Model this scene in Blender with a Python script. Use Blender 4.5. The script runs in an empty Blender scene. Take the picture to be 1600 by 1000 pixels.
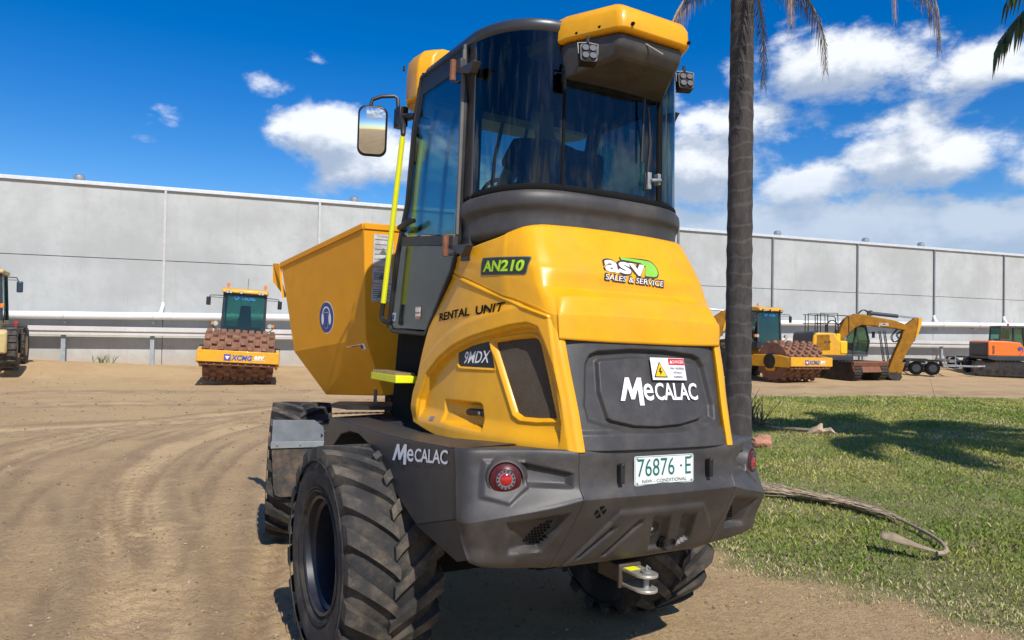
import bpy, math, random
import numpy as np
from mathutils import Vector, Matrix
from mathutils.bvhtree import BVHTree
random.seed(7); rng = np.random.default_rng(7)
R = math.radians; PI = math.pi
S = bpy.context.scene; COL = S.collection

# ------------------------------------------------------------ camera
cam = bpy.data.cameras.new("Camera"); camo = bpy.data.objects.new("Camera", cam); COL.objects.link(camo)
cam.sensor_width = 36; cam.lens = 26.01; cam.clip_end = 5000; cam.clip_start = 0.05
pt, rl = R(1.0), R(1.0)
fw = Vector((0, math.cos(pt), math.sin(pt))); up0 = Vector((0, -math.sin(pt), math.cos(pt))); r0 = Vector((1, 0, 0))
rt = math.cos(rl)*r0 + math.sin(rl)*up0; up = -math.sin(rl)*r0 + math.cos(rl)*up0
camo.matrix_world = Matrix(((rt.x, up.x, -fw.x, 0), (rt.y, up.y, -fw.y, 0), (rt.z, up.z, -fw.z, 1.83), (0, 0, 0, 1)))
S.camera = camo
S.view_settings.view_transform = 'Standard'; S.view_settings.look = 'None'
S.view_settings.exposure = 0.25; S.view_settings.gamma = 1
S.cycles.adaptive_threshold = .025; S.cycles.max_bounces = 6; S.cycles.transparent_max_bounces = 24

# ------------------------------------------------------------ sun and sky
SUN_AZ, SUN_EL = R(156), R(47)          # azimuth clockwise from +Y: behind the camera, to the right
sdir = Vector((math.sin(SUN_AZ)*math.cos(SUN_EL), math.cos(SUN_AZ)*math.cos(SUN_EL), math.sin(SUN_EL)))
sl = bpy.data.lights.new("sun", 'SUN'); sl.energy = 4.2; sl.angle = R(0.53); sl.color = (1, .955, .88)
so = bpy.data.objects.new("sun", sl); COL.objects.link(so); so.rotation_euler = (-sdir).to_track_quat('-Z', 'Y').to_euler()
so.location = (8, -10, 20)

def nd(nt, t, **kw):
    n = nt.nodes.new(t)
    for k, v in kw.items():
        if k in n.inputs: n.inputs[k].default_value = v
        else: setattr(n, k, v)
    return n
def mth(nt, op, a, b=None, c=None, clamp=False):
    n = nt.nodes.new('ShaderNodeMath'); n.operation = op; n.use_clamp = clamp
    for i, v in enumerate((a, b, c)):
        if v is None: continue
        if isinstance(v, (int, float)): n.inputs[i].default_value = v
        else: nt.links.new(v, n.inputs[i])
    return n.outputs[0]
def smooth(nt, v, a, b):
    n = nt.nodes.new('ShaderNodeMapRange'); n.interpolation_type = 'SMOOTHSTEP'
    nt.links.new(v, n.inputs[0]); n.inputs[1].default_value = a; n.inputs[2].default_value = b
    return n.outputs[0]
def mixc(nt, f, a, b, mode='MIX'):
    n = nt.nodes.new('ShaderNodeMix'); n.data_type = 'RGBA'; n.blend_type = mode; n.clamp_factor = True
    for s, v in ((n.inputs[0], f), (n.inputs[6], a), (n.inputs[7], b)):
        if isinstance(v, (int, float)): s.default_value = v
        elif isinstance(v, tuple): s.default_value = v if len(v) == 4 else (*v, 1)
        else: nt.links.new(v, s)
    return n.outputs[2]

w = bpy.data.worlds.new("World"); S.world = w; w.use_nodes = True; w.cycles.sampling_method = 'MANUAL'; w.cycles.sample_map_resolution = 512; nt = w.node_tree; nt.nodes.clear()
out = nd(nt, 'ShaderNodeOutputWorld'); bg = nd(nt, 'ShaderNodeBackground'); bg.inputs['Strength'].default_value = 0.12
sky = nd(nt, 'ShaderNodeTexSky'); sky.sky_type = 'NISHITA'; sky.sun_disc = False
sky.sun_elevation = SUN_EL; sky.sun_rotation = SUN_AZ; sky.air_density = 1.0; sky.dust_density = 0.3; sky.ozone_density = 3.0
hs = nd(nt, 'ShaderNodeHueSaturation'); hs.inputs['Saturation'].default_value = 1.5; hs.inputs['Hue'].default_value = .512; hs.inputs['Value'].default_value = 0.92
nt.links.new(sky.outputs[0], hs.inputs['Color'])
geo = nd(nt, 'ShaderNodeTexCoord')

# clouds: noise thresholded inside soft patches laid out over the sky by azimuth and height (degrees)
CL = [  # azimuth, elevation, half width, half height, weight
 (23.5, 18.6, 8.0, 2.6, 1.0), (33.5, 17.5, 5.0, 2.0, .95), (17, 15.3, 6.5, 2.6, .85), (28.0, 14.6, 6, 1.6, .6),
 (14.5, 12.2, 7.0, 3.2, 1.05), (29.5, 12.0, 6.0, 2.6, 1.05), (21, 10.6, 6, 2.4, .95), (37, 10.6, 6, 2.4, 1.0), (43, 11, 6, 3, .8),
 (22, 7.2, 22, 3.2, 1.3), (40, 7.2, 12, 3.4, 1.3), (37.6, 21.8, 3.4, 1.6, .85), (36, 15.6, 2.4, 1.2, .55), (11, 17.3, 4, 2.0, .55),
 (-14.6, 14.6, 5.5, 2.4, 1.0), (-11, 12.4, 6, 2.8, .95), (-5, 12, 6, 3, .7), (-18.5, 17.2, 2.2, 1.3, .66), (-25.5, 14.8, 2.6, 1.4, .62), (-19, 13.0, 2.6, .9, .46),
 (-33.5, 25, 1.6, .8, .6), (-28, 24.5, 1.8, .9, .5), (-26.5, 12.8, 1.6, .8, .42), (-15, 19.4, 1.4, .6, .5),
 (-70, 15, 18, 4, .9), (70, 14, 18, 6, .9), (110, 12, 25, 6, .9), (180, 14, 40, 7, .9), (-120, 14, 30, 6, .9), (150, 40, 20, 6, .8), (-150, 45, 14, 6, .8)]
g = bpy.data.node_groups.new("cloud_density", 'ShaderNodeTree')
g.interface.new_socket("Vector", in_out='INPUT', socket_type='NodeSocketVector')
g.interface.new_socket("Density", in_out='OUTPUT', socket_type='NodeSocketFloat')
gi = nd(g, 'NodeGroupInput'); go = nd(g, 'NodeGroupOutput')
nv = nd(g, 'ShaderNodeVectorMath', operation='NORMALIZE'); g.links.new(gi.outputs[0], nv.inputs[0])
sx = nd(g, 'ShaderNodeSeparateXYZ'); g.links.new(nv.outputs[0], sx.inputs[0])
az = mth(g, 'MULTIPLY', mth(g, 'ARCTAN2', sx.outputs[0], sx.outputs[1]), 57.2958)
el = mth(g, 'MULTIPLY', mth(g, 'ARCSINE', sx.outputs[2]), 57.2958)
acc = None
for a_, e_, wa, we, k in CL:
    da = mth(g, 'DIVIDE', mth(g, 'SUBTRACT', az, a_), wa); de = mth(g, 'DIVIDE', mth(g, 'SUBTRACT', el, e_), we)
    d2 = mth(g, 'ADD', mth(g, 'MULTIPLY', da, da), mth(g, 'MULTIPLY', de, de))
    b_ = mth(g, 'MULTIPLY', mth(g, 'EXPONENT', mth(g, 'MULTIPLY', d2, -0.9)), k)
    acc = b_ if acc is None else mth(g, 'MAXIMUM', acc, b_)
mp = nd(g, 'ShaderNodeMapping'); mp.inputs['Scale'].default_value = (1, 1, 1.7); g.links.new(nv.outputs[0], mp.inputs[0])
n1 = nd(g, 'ShaderNodeTexNoise', Scale=7.5, Detail=9, Roughness=.58, Distortion=.25); g.links.new(mp.outputs[0], n1.inputs['Vector'])
n2 = nd(g, 'ShaderNodeTexNoise', Scale=24, Detail=6, Roughness=.6); g.links.new(mp.outputs[0], n2.inputs['Vector'])
nn = mth(g, 'ADD', mth(g, 'MULTIPLY', mth(g, 'SUBTRACT', n1.outputs[0], .5), 1.6), mth(g, 'MULTIPLY', mth(g, 'SUBTRACT', n2.outputs[0], .5), .75))
g.links.new(mth(g, 'ADD', acc, nn), go.inputs[0])
def grp(vec):
    n = nt.nodes.new('ShaderNodeGroup'); n.node_tree = g; nt.links.new(vec, n.inputs[0]); return n.outputs[0]
def offs(dx, dy, dz):
    a = nd(nt, 'ShaderNodeVectorMath', operation='ADD'); nt.links.new(geo.outputs['Generated'], a.inputs[0]); a.inputs[1].default_value = (dx, dy, dz); return a.outputs[0]
d0 = grp(geo.outputs['Generated']); d1 = grp(offs(.012, 0, .035)); 
mask = smooth(nt, d0, .40, .84)
lit = smooth(nt, mth(nt, 'SUBTRACT', d0, d1), -.22, .50)
thick = smooth(nt, d1, .6, 1.25)
ccol = mixc(nt, lit, (3.3, 3.9, 4.9, 1), (7.3, 7.5, 7.8, 1))
ccol = mixc(nt, mth(nt, 'MULTIPLY', thick, .55), ccol, (2.9, 3.5, 4.5, 1))
sxe = nd(nt, 'ShaderNodeSeparateXYZ'); nt.links.new(geo.outputs['Generated'], sxe.inputs[0])
low = mth(nt, 'SUBTRACT', 1., smooth(nt, mth(nt, 'ADD', sxe.outputs[2], mth(nt, 'MULTIPLY', d1, .03)), .16, .235))
ccol = mixc(nt, mth(nt, 'MULTIPLY', low, .72), ccol, (3.0, 3.9, 5.2, 1))
fin = mixc(nt, mth(nt, 'MULTIPLY', mask, .93), hs.outputs[0], ccol)
nt.links.new(fin, bg.inputs['Color']); nt.links.new(bg.outputs[0], out.inputs[0])

# ------------------------------------------------------------ materials
MATS = {}
def mat(name, base, rough=.5, metal=0., var=.12, vscale=6., bump=0., bscale=60., coat=0., spec=.5, dirt=None, dscale=3., damt=.5, emit=0, coord='Object', stretch=None):
    if name in MATS: return MATS[name]
    m = bpy.data.materials.new(name); m.use_nodes = True; t = m.node_tree; p = t.nodes['Principled BSDF']
    tc = nd(t, 'ShaderNodeTexCoord'); src = tc.outputs[coord]
    if stretch:
        q = nd(t, 'ShaderNodeMapping'); q.inputs['Scale'].default_value = stretch; t.links.new(src, q.inputs[0]); src = q.outputs[0]
    n = nd(t, 'ShaderNodeTexNoise', Scale=vscale, Detail=7, Roughness=.62); t.links.new(src, n.inputs['Vector'])
    lo = tuple(c*(1-var) for c in base); hi = tuple(min(1, c*(1+var)) for c in base)
    c = mixc(t, smooth(t, n.outputs[0], .3, .7), lo, hi)
    if dirt:
        n3 = nd(t, 'ShaderNodeTexNoise', Scale=dscale, Detail=9, Roughness=.7); t.links.new(src, n3.inputs['Vector'])
        f = mth(t, 'MULTIPLY', smooth(t, n3.outputs[0], .42, .72), damt)
        c = mixc(t, f, c, dirt)
        rr = mth(t, 'ADD', mth(t, 'MULTIPLY', f, .35), rough, clamp=True); t.links.new(rr, p.inputs['Roughness'])
    else: p.inputs['Roughness'].default_value = rough
    t.links.new(c, p.inputs['Base Color']); p.inputs['Metallic'].default_value = metal
    p.inputs['Coat Weight'].default_value = coat; p.inputs['Coat Roughness'].default_value = .08
    p.inputs['Specular IOR Level'].default_value = spec
    if bump:
        nb = nd(t, 'ShaderNodeTexNoise', Scale=bscale, Detail=5, Roughness=.6); t.links.new(src, nb.inputs['Vector'])
        b = nd(t, 'ShaderNodeBump', Strength=bump, Distance=.01); t.links.new(nb.outputs[0], b.inputs['Height']); t.links.new(b.outputs[0], p.inputs['Normal'])
    if emit: t.links.new(c, p.inputs['Emission Color']); p.inputs['Emission Strength'].default_value = emit
    MATS[name] = m; return m
def glassmat(name, tint, refl=.06, rough=.0, body=None, bodyamt=0.):
    m = bpy.data.materials.new(name); m.use_nodes = True; t = m.node_tree; t.nodes.clear()
    o = nd(t, 'ShaderNodeOutputMaterial'); tr = nd(t, 'ShaderNodeBsdfTransparent'); tr.inputs[0].default_value = (*tint, 1)
    gl = nd(t, 'ShaderNodeBsdfGlossy'); gl.inputs['Roughness'].default_value = rough; gl.inputs[0].default_value = (.9, .95, 1, 1)
    fr = nd(t, 'ShaderNodeFresnel', IOR=1.5)
    f = mth(t, 'ADD', mth(t, 'MULTIPLY', fr.outputs[0], .9), refl - .04, clamp=True)
    mx = nd(t, 'ShaderNodeMixShader'); t.links.new(f, mx.inputs[0]); t.links.new(tr.outputs[0], mx.inputs[1]); t.links.new(gl.outputs[0], mx.inputs[2])
    last = mx
    if body:
        df = nd(t, 'ShaderNodeBsdfDiffuse'); tc = nd(t, 'ShaderNodeTexCoord'); q = nd(t, 'ShaderNodeMapping'); q.inputs['Scale'].default_value = (14, 14, 1.3)
        t.links.new(tc.outputs['Object'], q.inputs[0]); n = nd(t, 'ShaderNodeTexNoise', Scale=2.2, Detail=6, Roughness=.65); t.links.new(q.outputs[0], n.inputs[0])
        df.inputs[0].default_value = (*body, 1); m2 = nd(t, 'ShaderNodeMixShader')
        t.links.new(mth(t, 'MULTIPLY', smooth(t, n.outputs[0], .48, .78), bodyamt), m2.inputs[0])
        t.links.new(mx.outputs[0], m2.inputs[1]); t.links.new(df.outputs[0], m2.inputs[2]); last = m2
    t.links.new(last.outputs[0], o.inputs[0]); MATS[name] = m; return m

YEL = mat('yellow_paint', (.80, .375, .006), .36, var=.06, coat=.16, spec=.35, dirt=(.50, .29, .07), dscale=4.2, damt=.28)
SKY_ = mat('skip_paint', (.74, .315, .006), .55, var=.07, spec=.25, dirt=(.50, .25, .05), dscale=3.0, damt=.30)
DKP = mat('dark_plastic', (.046, .043, .042), .46, var=.15, bump=.12, bscale=220, dirt=(.15, .125, .10), dscale=5, damt=.34)
DKG = mat('dark_grey_paint', (.042, .040, .040), .42, var=.12, bump=.05, bscale=90, dirt=(.11, .095, .08), dscale=5, damt=.22)
BLK = mat('black_paint', (.012, .012, .013), .45, var=.2, dirt=(.07, .06, .05), damt=.25)
BLKM = mat('black_matt', (.006, .006, .006), .9, spec=.2)
RUB = mat('tyre_rubber', (.020, .020, .021), .82, var=.2, bump=.3, bscale=45, dirt=(.15, .12, .088), dscale=5.0, damt=.6)
RUBT = mat('tyre_tread_rubber', (.034, .032, .030), .85, var=.2, bump=.25, bscale=60, dirt=(.19, .155, .115), dscale=7.0, damt=.75)
RIM = mat('rim_paint', (.010, .013, .022), .38, var=.15, dirt=(.06, .05, .04), damt=.25)
STEEL = mat('worn_steel', (.28, .30, .31), .5, .4, var=.2, dirt=(.22, .16, .10), dscale=5, damt=.6)
ZINC = mat('zinc_plate', (.50, .47, .40), .42, .6, var=.15, dirt=(.25, .17, .08), dscale=8, damt=.4)
RUSTY = mat('rusty_steel', (.21, .085, .045), .8, var=.3, vscale=12, bump=.3, dirt=(.10, .04, .025), damt=.5)
DRUM = mat('drum_rust', (.225, .110, .068), .85, var=.3, vscale=4, bump=.2, dirt=(.13, .06, .035), damt=.6)
FLUO = mat('fluorescent_yellow', (.80, .80, .008), .45, var=.05, emit=0)
WHT = mat('white_decal', (.80, .80, .79), .5, var=.03)
SILV = mat('reflective_white', (.86, .87, .88), .35, var=.02)
REDL = mat('red_lens', (.38, .012, .012), .12, var=.2, vscale=90, coat=.6)
REDD = mat('deep_red_lens', (.075, .010, .012), .35, var=.3, vscale=120, spec=.3)
ORG = mat('amber_lens', (.75, .20, .02), .2, coat=.5)
LREF = mat('lamp_dull_reflector', (.13, .135, .145), .75, spec=.15)
CHR = mat('lamp_reflector', (.75, .76, .78), .18, .9)
GRN = mat('sticker_green', (.42, .66, .02), .5, var=.03)
DGRN = mat('sticker_dark', (.028, .040, .022), .5, var=.05)
TEAL = mat('plate_green', (.004, .13, .115), .5, var=.03)
PLW = mat('plate_white', (.74, .78, .74), .42, var=.03, dirt=(.45, .42, .35), damt=.15)
BLUE = mat('sign_blue', (.012, .035, .22), .45, var=.04)
MESHB = mat('vent_mesh_brown', (.070, .048, .026), .75, var=.5, vscale=170, bump=.6, bscale=400, dirt=(.12, .105, .085), dscale=2.2, damt=.6)
RED = mat('label_red', (.55, .02, .02), .5, var=.03)
SEATM = mat('seat_fabric', (.015, .016, .018), .8)
CONC = None
GLS = glassmat('tinted_cab_glass', (.20, .35, .37), .045, body=(.40, .47, .47), bodyamt=.045)
GLS2 = glassmat('side_glass', (.58, .82, .82), .04)
GLSD = glassmat('door_lower_glass', (.30, .36, .35), .06, rough=.12, body=(.20, .25, .22), bodyamt=.45)
MIR = mat('mirror_face', (.75, .78, .80), .02, 1.0, var=.02)

# ------------------------------------------------------------ mesh helpers
class MB:
    def __init__(s): s.v = []; s.f = []; s.m = []
    def add(s, v, f, mi=0, M=None):
        o = len(s.v)
        if M is not None: v = [tuple(M @ Vector(p)) for p in v]
        s.v += [tuple(map(float, p)) for p in v]; s.f += [tuple(i+o for i in q) for q in f]; s.m += [mi]*len(f); return s
    def box(s, a, b, mi=0, M=None):
        x0, y0, z0 = a; x1, y1, z1 = b
        v = [(x0,y0,z0),(x1,y0,z0),(x1,y1,z0),(x0,y1,z0),(x0,y0,z1),(x1,y0,z1),(x1,y1,z1),(x0,y1,z1)]
        return s.add(v, [(0,3,2,1),(4,5,6,7),(0,1,5,4),(1,2,6,5),(2,3,7,6),(3,0,4,7)], mi, M)
    def cbox(s, c, d, mi=0, M=None):
        return s.box([c[i]-d[i]/2 for i in range(3)], [c[i]+d[i]/2 for i in range(3)], mi, M)
    def hexa(s, p, mi=0, M=None):   # 8 points: bottom 4, top 4
        return s.add(p, [(0,3,2,1),(4,5,6,7),(0,1,5,4),(1,2,6,5),(2,3,7,6),(3,0,4,7)], mi, M)
    def prism(s, poly, a, b, axis='x', mi=0, M=None):  # poly in the two other axes
        n = len(poly)
        def P(q, t): return (t, q[0], q[1]) if axis == 'x' else ((q[0], t, q[1]) if axis == 'y' else (q[0], q[1], t))
        v = [P(q, a) for q in poly] + [P(q, b) for q in poly]
        ar = sum(poly[i][0]*poly[(i+1)%n][1]-poly[(i+1)%n][0]*poly[i][1] for i in range(n))
        f = [tuple(range(n)), tuple(range(2*n-1, n-1, -1))] + [(i, i+n, (i+1)%n+n, (i+1)%n) for i in range(n)]
        return s.add(v, f, mi, M)
    def tube(s, pts, r, n=10, mi=0, M=None, cap=True):
        pts = [Vector(p) for p in pts]; k = len(pts); rs = r if isinstance(r, (list, tuple)) else [r]*k
        v = []; prev = None
        for i, p in enumerate(pts):
            t = (pts[min(i+1, k-1)] - pts[max(i-1, 0)]).normalized()
            if prev is None:
                a = Vector((0, 0, 1)) if abs(t.z) < .9 else Vector((1, 0, 0)); u = t.cross(a).normalized()
            else: u = (prev - t*prev.dot(t)).normalized()
            prev = u; q = t.cross(u)
            v += [p + rs[i]*(math.cos(2*PI*j/n)*u + math.sin(2*PI*j/n)*q) for j in range(n)]
        f = [(i*n+j, i*n+(j+1)%n, (i+1)*n+(j+1)%n, (i+1)*n+j) for i in range(k-1) for j in range(n)]
        if cap: f += [tuple(range(n-1, -1, -1)), tuple(range((k-1)*n, k*n))]
        return s.add(v, f, mi, M)
    def lathe(s, prof, n=48, axis='x', mi=0, M=None, c=(0,0,0), closed=False, cap0=True):  # prof (axial, radius)
        k = len(prof); v = []
        for a, r in prof:
            for j in range(n):
                t = 2*PI*j/n; q, w_ = r*math.cos(t), r*math.sin(t)
                p = (a, q, w_) if axis == 'x' else ((q, a, w_) if axis == 'y' else (q, w_, a))
                v.append((p[0]+c[0], p[1]+c[1], p[2]+c[2]))
        f = [(i*n+j, i*n+(j+1)%n, (i+1)*n+(j+1)%n, (i+1)*n+j) for i in range(k-1) for j in range(n)]
        if closed: f += [((k-1)*n+j, (k-1)*n+(j+1)%n, (j+1)%n, j) for j in range(n)]
        else: f += ([tuple(range(n))] if cap0 else [])+[tuple(range(k*n-1, (k-1)*n-1, -1))]
        return s.add(v, f, mi, M)
    def grid(s, P, mi=0, M=None, flip=False):
        P = np.asarray(P); a, b = P.shape[:2]
        v = P.reshape(-1, 3).tolist()
        f = [(i*b+j, (i+1)*b+j, (i+1)*b+j+1, i*b+j+1) for i in range(a-1) for j in range(b-1)]
        if flip: f = [q[::-1] for q in f]
        return s.add(v, f, mi, M)
    def mirror(s):   # copy mirrored in x
        o = len(s.v); s.v += [(-x, y, z) for x, y, z in s.v]; s.f += [tuple(i+o for i in q[::-1]) for q in s.f]; s.m += list(s.m); return s
    def build(s, name, mats, parent=None, M=None, bevel=0, smooth=35, solid=0, seg=2, fixn=True, so=-1):
        me = bpy.data.meshes.new(name); me.from_pydata(s.v, [], s.f)
        if M is not None: me.transform(M)
        mats = mats if isinstance(mats, (list, tuple)) else [mats]
        for m in mats: me.materials.append(m)
        if len(mats) > 1: me.polygons.foreach_set('material_index', s.m)
        if fixn:
            import bmesh
            b = bmesh.new(); b.from_mesh(me); bmesh.ops.recalc_face_normals(b, faces=b.faces); b.to_mesh(me); b.free()
        if smooth:
            me.polygons.foreach_set('use_smooth', [True]*len(me.polygons)); me.set_sharp_from_angle(angle=R(smooth))
        me.update()
        o = bpy.data.objects.new(name, me); COL.objects.link(o)
        if parent: o.parent = parent
        if solid:
            q = o.modifiers.new('solid', 'SOLIDIFY'); q.thickness = solid; q.offset = so
        if bevel:
            q = o.modifiers.new('bevel', 'BEVEL'); q.width = bevel; q.segments = seg; q.limit_method = 'ANGLE'; q.angle_limit = R(30)
            q.harden_normals = False
        return o
def empty(name, loc=(0,0,0), rot=(0,0,0)):
    o = bpy.data.objects.new(name, None); COL.objects.link(o); o.location = loc; o.rotation_euler = rot; o.empty_display_size = .2; return o
def tag(o, label, cat, group=None, kind=None):
    o['label'] = label
    if cat: o['category'] = cat
    if group: o['group'] = group
    if kind: o['kind'] = kind
    return o
def structure(o): o['kind'] = 'structure'; return o
def copy_tree(o, parent=None):
    c = o.copy(); COL.objects.link(c)
    if parent: c.parent = parent
    for ch in list(o.children): copy_tree(ch, c)
    return c
def cr(P, n):     # Catmull-Rom through rows of P (k, ..., 3), n samples per span
    P = np.asarray(P, float); k = len(P); Q = np.concatenate([2*P[:1]-P[1:2], P, 2*P[-1:]-P[-2:-1]]); o = []
    for i in range(k-1):
        a, b, c, d = Q[i:i+4]
        for j in range(n):
            t = j/n; o.append(.5*((2*b)+(-a+c)*t+(2*a-5*b+4*c-d)*t*t+(-a+3*b-3*c+d)*t**3))
    o.append(P[-1]); return np.array(o)
def loft(cols, nu, nv): return np.swapaxes(cr(np.swapaxes(cr(cols, nu), 0, 1), nv), 0, 1)
def sdf(poly, X, Y):   # signed distance, inside positive
    X = np.asarray(X, float); Y = np.asarray(Y, float); d = np.full(X.shape, 1e9); ins = np.zeros(X.shape, bool); n = len(poly)
    for i in range(n):
        ax, ay = poly[i]; bx, by = poly[(i+1) % n]; ex, ey = bx-ax, by-ay
        t = np.clip(((X-ax)*ex+(Y-ay)*ey)/(ex*ex+ey*ey+1e-12), 0, 1); d = np.minimum(d, np.hypot(X-ax-t*ex, Y-ay-t*ey))
        c = (ay > Y) != (by > Y)
        ins ^= c & (X < (bx-ax)*(Y-ay)/((by-ay) if by != ay else 1e-9)+ax)
    return np.where(ins, d, -d)
def ss(x, a, b): t = np.clip((x-a)/(b-a), 0, 1); return t*t*(3-2*t)
def text_geo(txt, bold=0., shear=0., res=3, space=1.0):
    c = bpy.data.curves.new('txt', 'FONT'); c.body = txt; c.offset = bold; c.shear = shear; c.resolution_u = res; c.space_character = space
    o = bpy.data.objects.new('txt', c); COL.objects.link(o); dg = bpy.context.evaluated_depsgraph_get(); dg.update()
    me = bpy.data.meshes.new_from_object(o.evaluated_get(dg)); v = np.array([q.co[:] for q in me.vertices]); f = [tuple(p.vertices) for p in me.polygons]
    bpy.data.objects.remove(o); bpy.data.curves.remove(c); bpy.data.meshes.remove(me)
    lo, hi = v.min(0), v.max(0); return v, f, lo, hi
def decal_text(txt, fn, w=None, h=None, bold=0., shear=0., space=1.0, cx=.5, cy=.5, mi=0, mb=None):
    """fn(u, v) -> 3D point; the text is w x h metres, centred on (0, 0) of fn"""
    v, f, lo, hi = text_geo(txt, bold, shear, space=space); W_, H_ = hi[0]-lo[0], hi[1]-lo[1]
    if w is None: w = h*W_/H_
    if h is None: h = w*H_/W_
    mb = mb or MB(); mb.add([fn((p[0]-lo[0])/W_*w - w*cx, (p[1]-lo[1])/H_*h - h*cy) for p in v], f, mi); return mb
def decal_poly(poly, fn, mb=None, mi=0, sub=1):
    mb = mb or MB(); mb.add([fn(*p) for p in poly], [tuple(range(len(poly)))], mi); return mb
def plane_fn(o, u, v, n=(0,0,0), off=.002):
    o = Vector(o); u = Vector(u).normalized(); v = Vector(v).normalized(); n_ = Vector(n) if Vector(n).length else u.cross(v); n_.normalize()
    return lambda a, b, k=0.: tuple(o + u*a + v*b + n_*(off+k))
def circle(r, n=24, c=(0,0), e=1.): return [(c[0]+r*math.cos(2*PI*i/n), c[1]+e*r*math.sin(2*PI*i/n)) for i in range(n)]
def rrect(w_, h_, r, n=4):
    o = []
    for cx, cy, a in ((w_/2-r, h_/2-r, 0), (-w_/2+r, h_/2-r, 90), (-w_/2+r, -h_/2+r, 180), (w_/2-r, -h_/2+r, 270)):
        o += [(cx+r*math.cos(R(a+90*i/n)), cy+r*math.sin(R(a+90*i/n))) for i in range(n+1)]
    return o
# ============================================================ GROUND
WD = np.array([.935, .355]); WN = np.array([-.355, .935]); W0 = np.array([-18.7, 27.0])   # line of the warehouse wall
def vnoise(x, y, s, seed=0):
    x = np.asarray(x, float)*s; y = np.asarray(y, float)*s; xi = np.floor(x).astype(int); yi = np.floor(y).astype(int); fx = x-xi; fy = y-yi
    fx = fx*fx*(3-2*fx); fy = fy*fy*(3-2*fy)
    def h(a, b): q = np.sin(a*127.1+b*311.7+seed*74.7)*43758.5453; return q-np.floor(q)
    return (h(xi,yi)*(1-fx)+h(xi+1,yi)*fx)*(1-fy)+(h(xi,yi+1)*(1-fx)+h(xi+1,yi+1)*fx)*fy
def polydist(pts, X, Y):
    if len(pts) > 30: pts = pts[::3]
    d = np.full(np.shape(X), 1e9); sd = np.zeros(np.shape(X)); ar = np.zeros(np.shape(X)); L0_ = 0.
    for (ax, ay), (bx, by) in zip(pts[:-1], pts[1:]):
        ex, ey = bx-ax, by-ay; L = math.hypot(ex, ey); t = np.clip(((X-ax)*ex+(Y-ay)*ey)/(L*L), 0, 1); q = np.hypot(X-ax-t*ex, Y-ay-t*ey)
        s_ = ((X-ax)*ey-(Y-ay)*ex)/L; m = q < d; d = np.where(m, q, d); sd = np.where(m, np.where(s_ < 0, -q, q), sd); ar = np.where(m, L0_+t*L, ar); L0_ += L
    polydist.arc = ar
    return d, sd
TR = [  # wheel tracks over the dirt
 cr([(-1.7,2.6,0),(-2.1,4.2,0),(-2.75,5.6,0),(-3.8,7.4,0),(-4.7,9.6,0),(-5.2,12.4,0),(-4.6,15.6,0),(-2.6,18.2,0),(1,19.8,0)], 8)[:, :2],
 cr([(-3.2,2.6,0),(-4.0,4.6,0),(-5.0,6.5,0),(-6.4,8.8,0),(-7.0,11.6,0),(-6.5,14.6,0),(-4.5,17.8,0),(-1,20.4,0),(3,22,0)], 8)[:, :2],
 cr([(-.9,2.6,0),(-1.2,4.2,0),(-1.7,6.0,0),(-2.4,8.2,0),(-3.0,10.4,0),(-3.2,13,0),(-2.0,16,0),(1,18,0)], 8)[:, :2],
 cr([(-14,9,0),(-10,11.5,0),(-6,14.4,0),(-1,16.6,0),(6,17.8,0)], 6)[:, :2],
 cr([(-18,14,0),(-12,16.5,0),(-6,18.6,0),(0,20.2,0),(9,23.6,0),(24,29,0)], 6)[:, :2],
 cr([(-20,17,0),(-12,20,0),(-4,22,0),(8,26.2,0),(24,32,0)], 6)[:, :2],
 cr([(1.2,3.6,0),(2.2,3.2,0),(4.5,2.2,0)], 6)[:, :2]]
THIN = []
for i in range(38):
    b0 = TR[i % 6]; o_ = rng.uniform(-.9, .9); tg = np.gradient(b0, axis=0); tg /= np.linalg.norm(tg, axis=1)[:, None]; THIN.append((b0+np.stack([tg[:, 1], -tg[:, 0]], -1)*(o_+np.linspace(-.5, .5, len(b0))*rng.uniform(-1, 1))[:, None], .022+.03*rng.random()))
GRASS = [(1.35,6.9),(1.6,6.2),(1.95,5.65),(2.3,5.25),(2.75,4.95),(3.3,4.68),(4.1,4.3),(6,3.6),(10,2.0),(22,0),(40,10),(34,26.5),(26,25.4),(16.7,24.0),(11,23.4),(7.5,22.6),(4.8,21),(3.0,17),(2.2,12),(1.6,9)]
def gz(x, y):
    x = np.asarray(x, float); y = np.asarray(y, float)
    dw = (W0[0]-x)*(-WN[0])*-1+(W0[1]-y)*WN[1]           # distance in front of the wall
    b = .30+.25*ss(-x, 11, 19)
    z = b*(1-ss(dw, 1.6, 5.4+2*vnoise(x, y, .2, 3)))
    z = z*ss(dw, -30, 0.0) if False else z
    g = sdf(GRASS, x, y)
    near = np.exp(-((x-0)**2+(y-4.8)**2)/14.)
    z = z - .026*np.clip(x*math.cos(R(30.5))+(y-4.6)*math.sin(R(30.5)), -1.6, 1.6)*near
    z = z + .05*ss(g, -.1, .8) + .03*(vnoise(x, y, .5, 1)-.5) + .02*(vnoise(x, y, 1.7, 2)-.5)*(1-near*.8)
    return z
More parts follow.
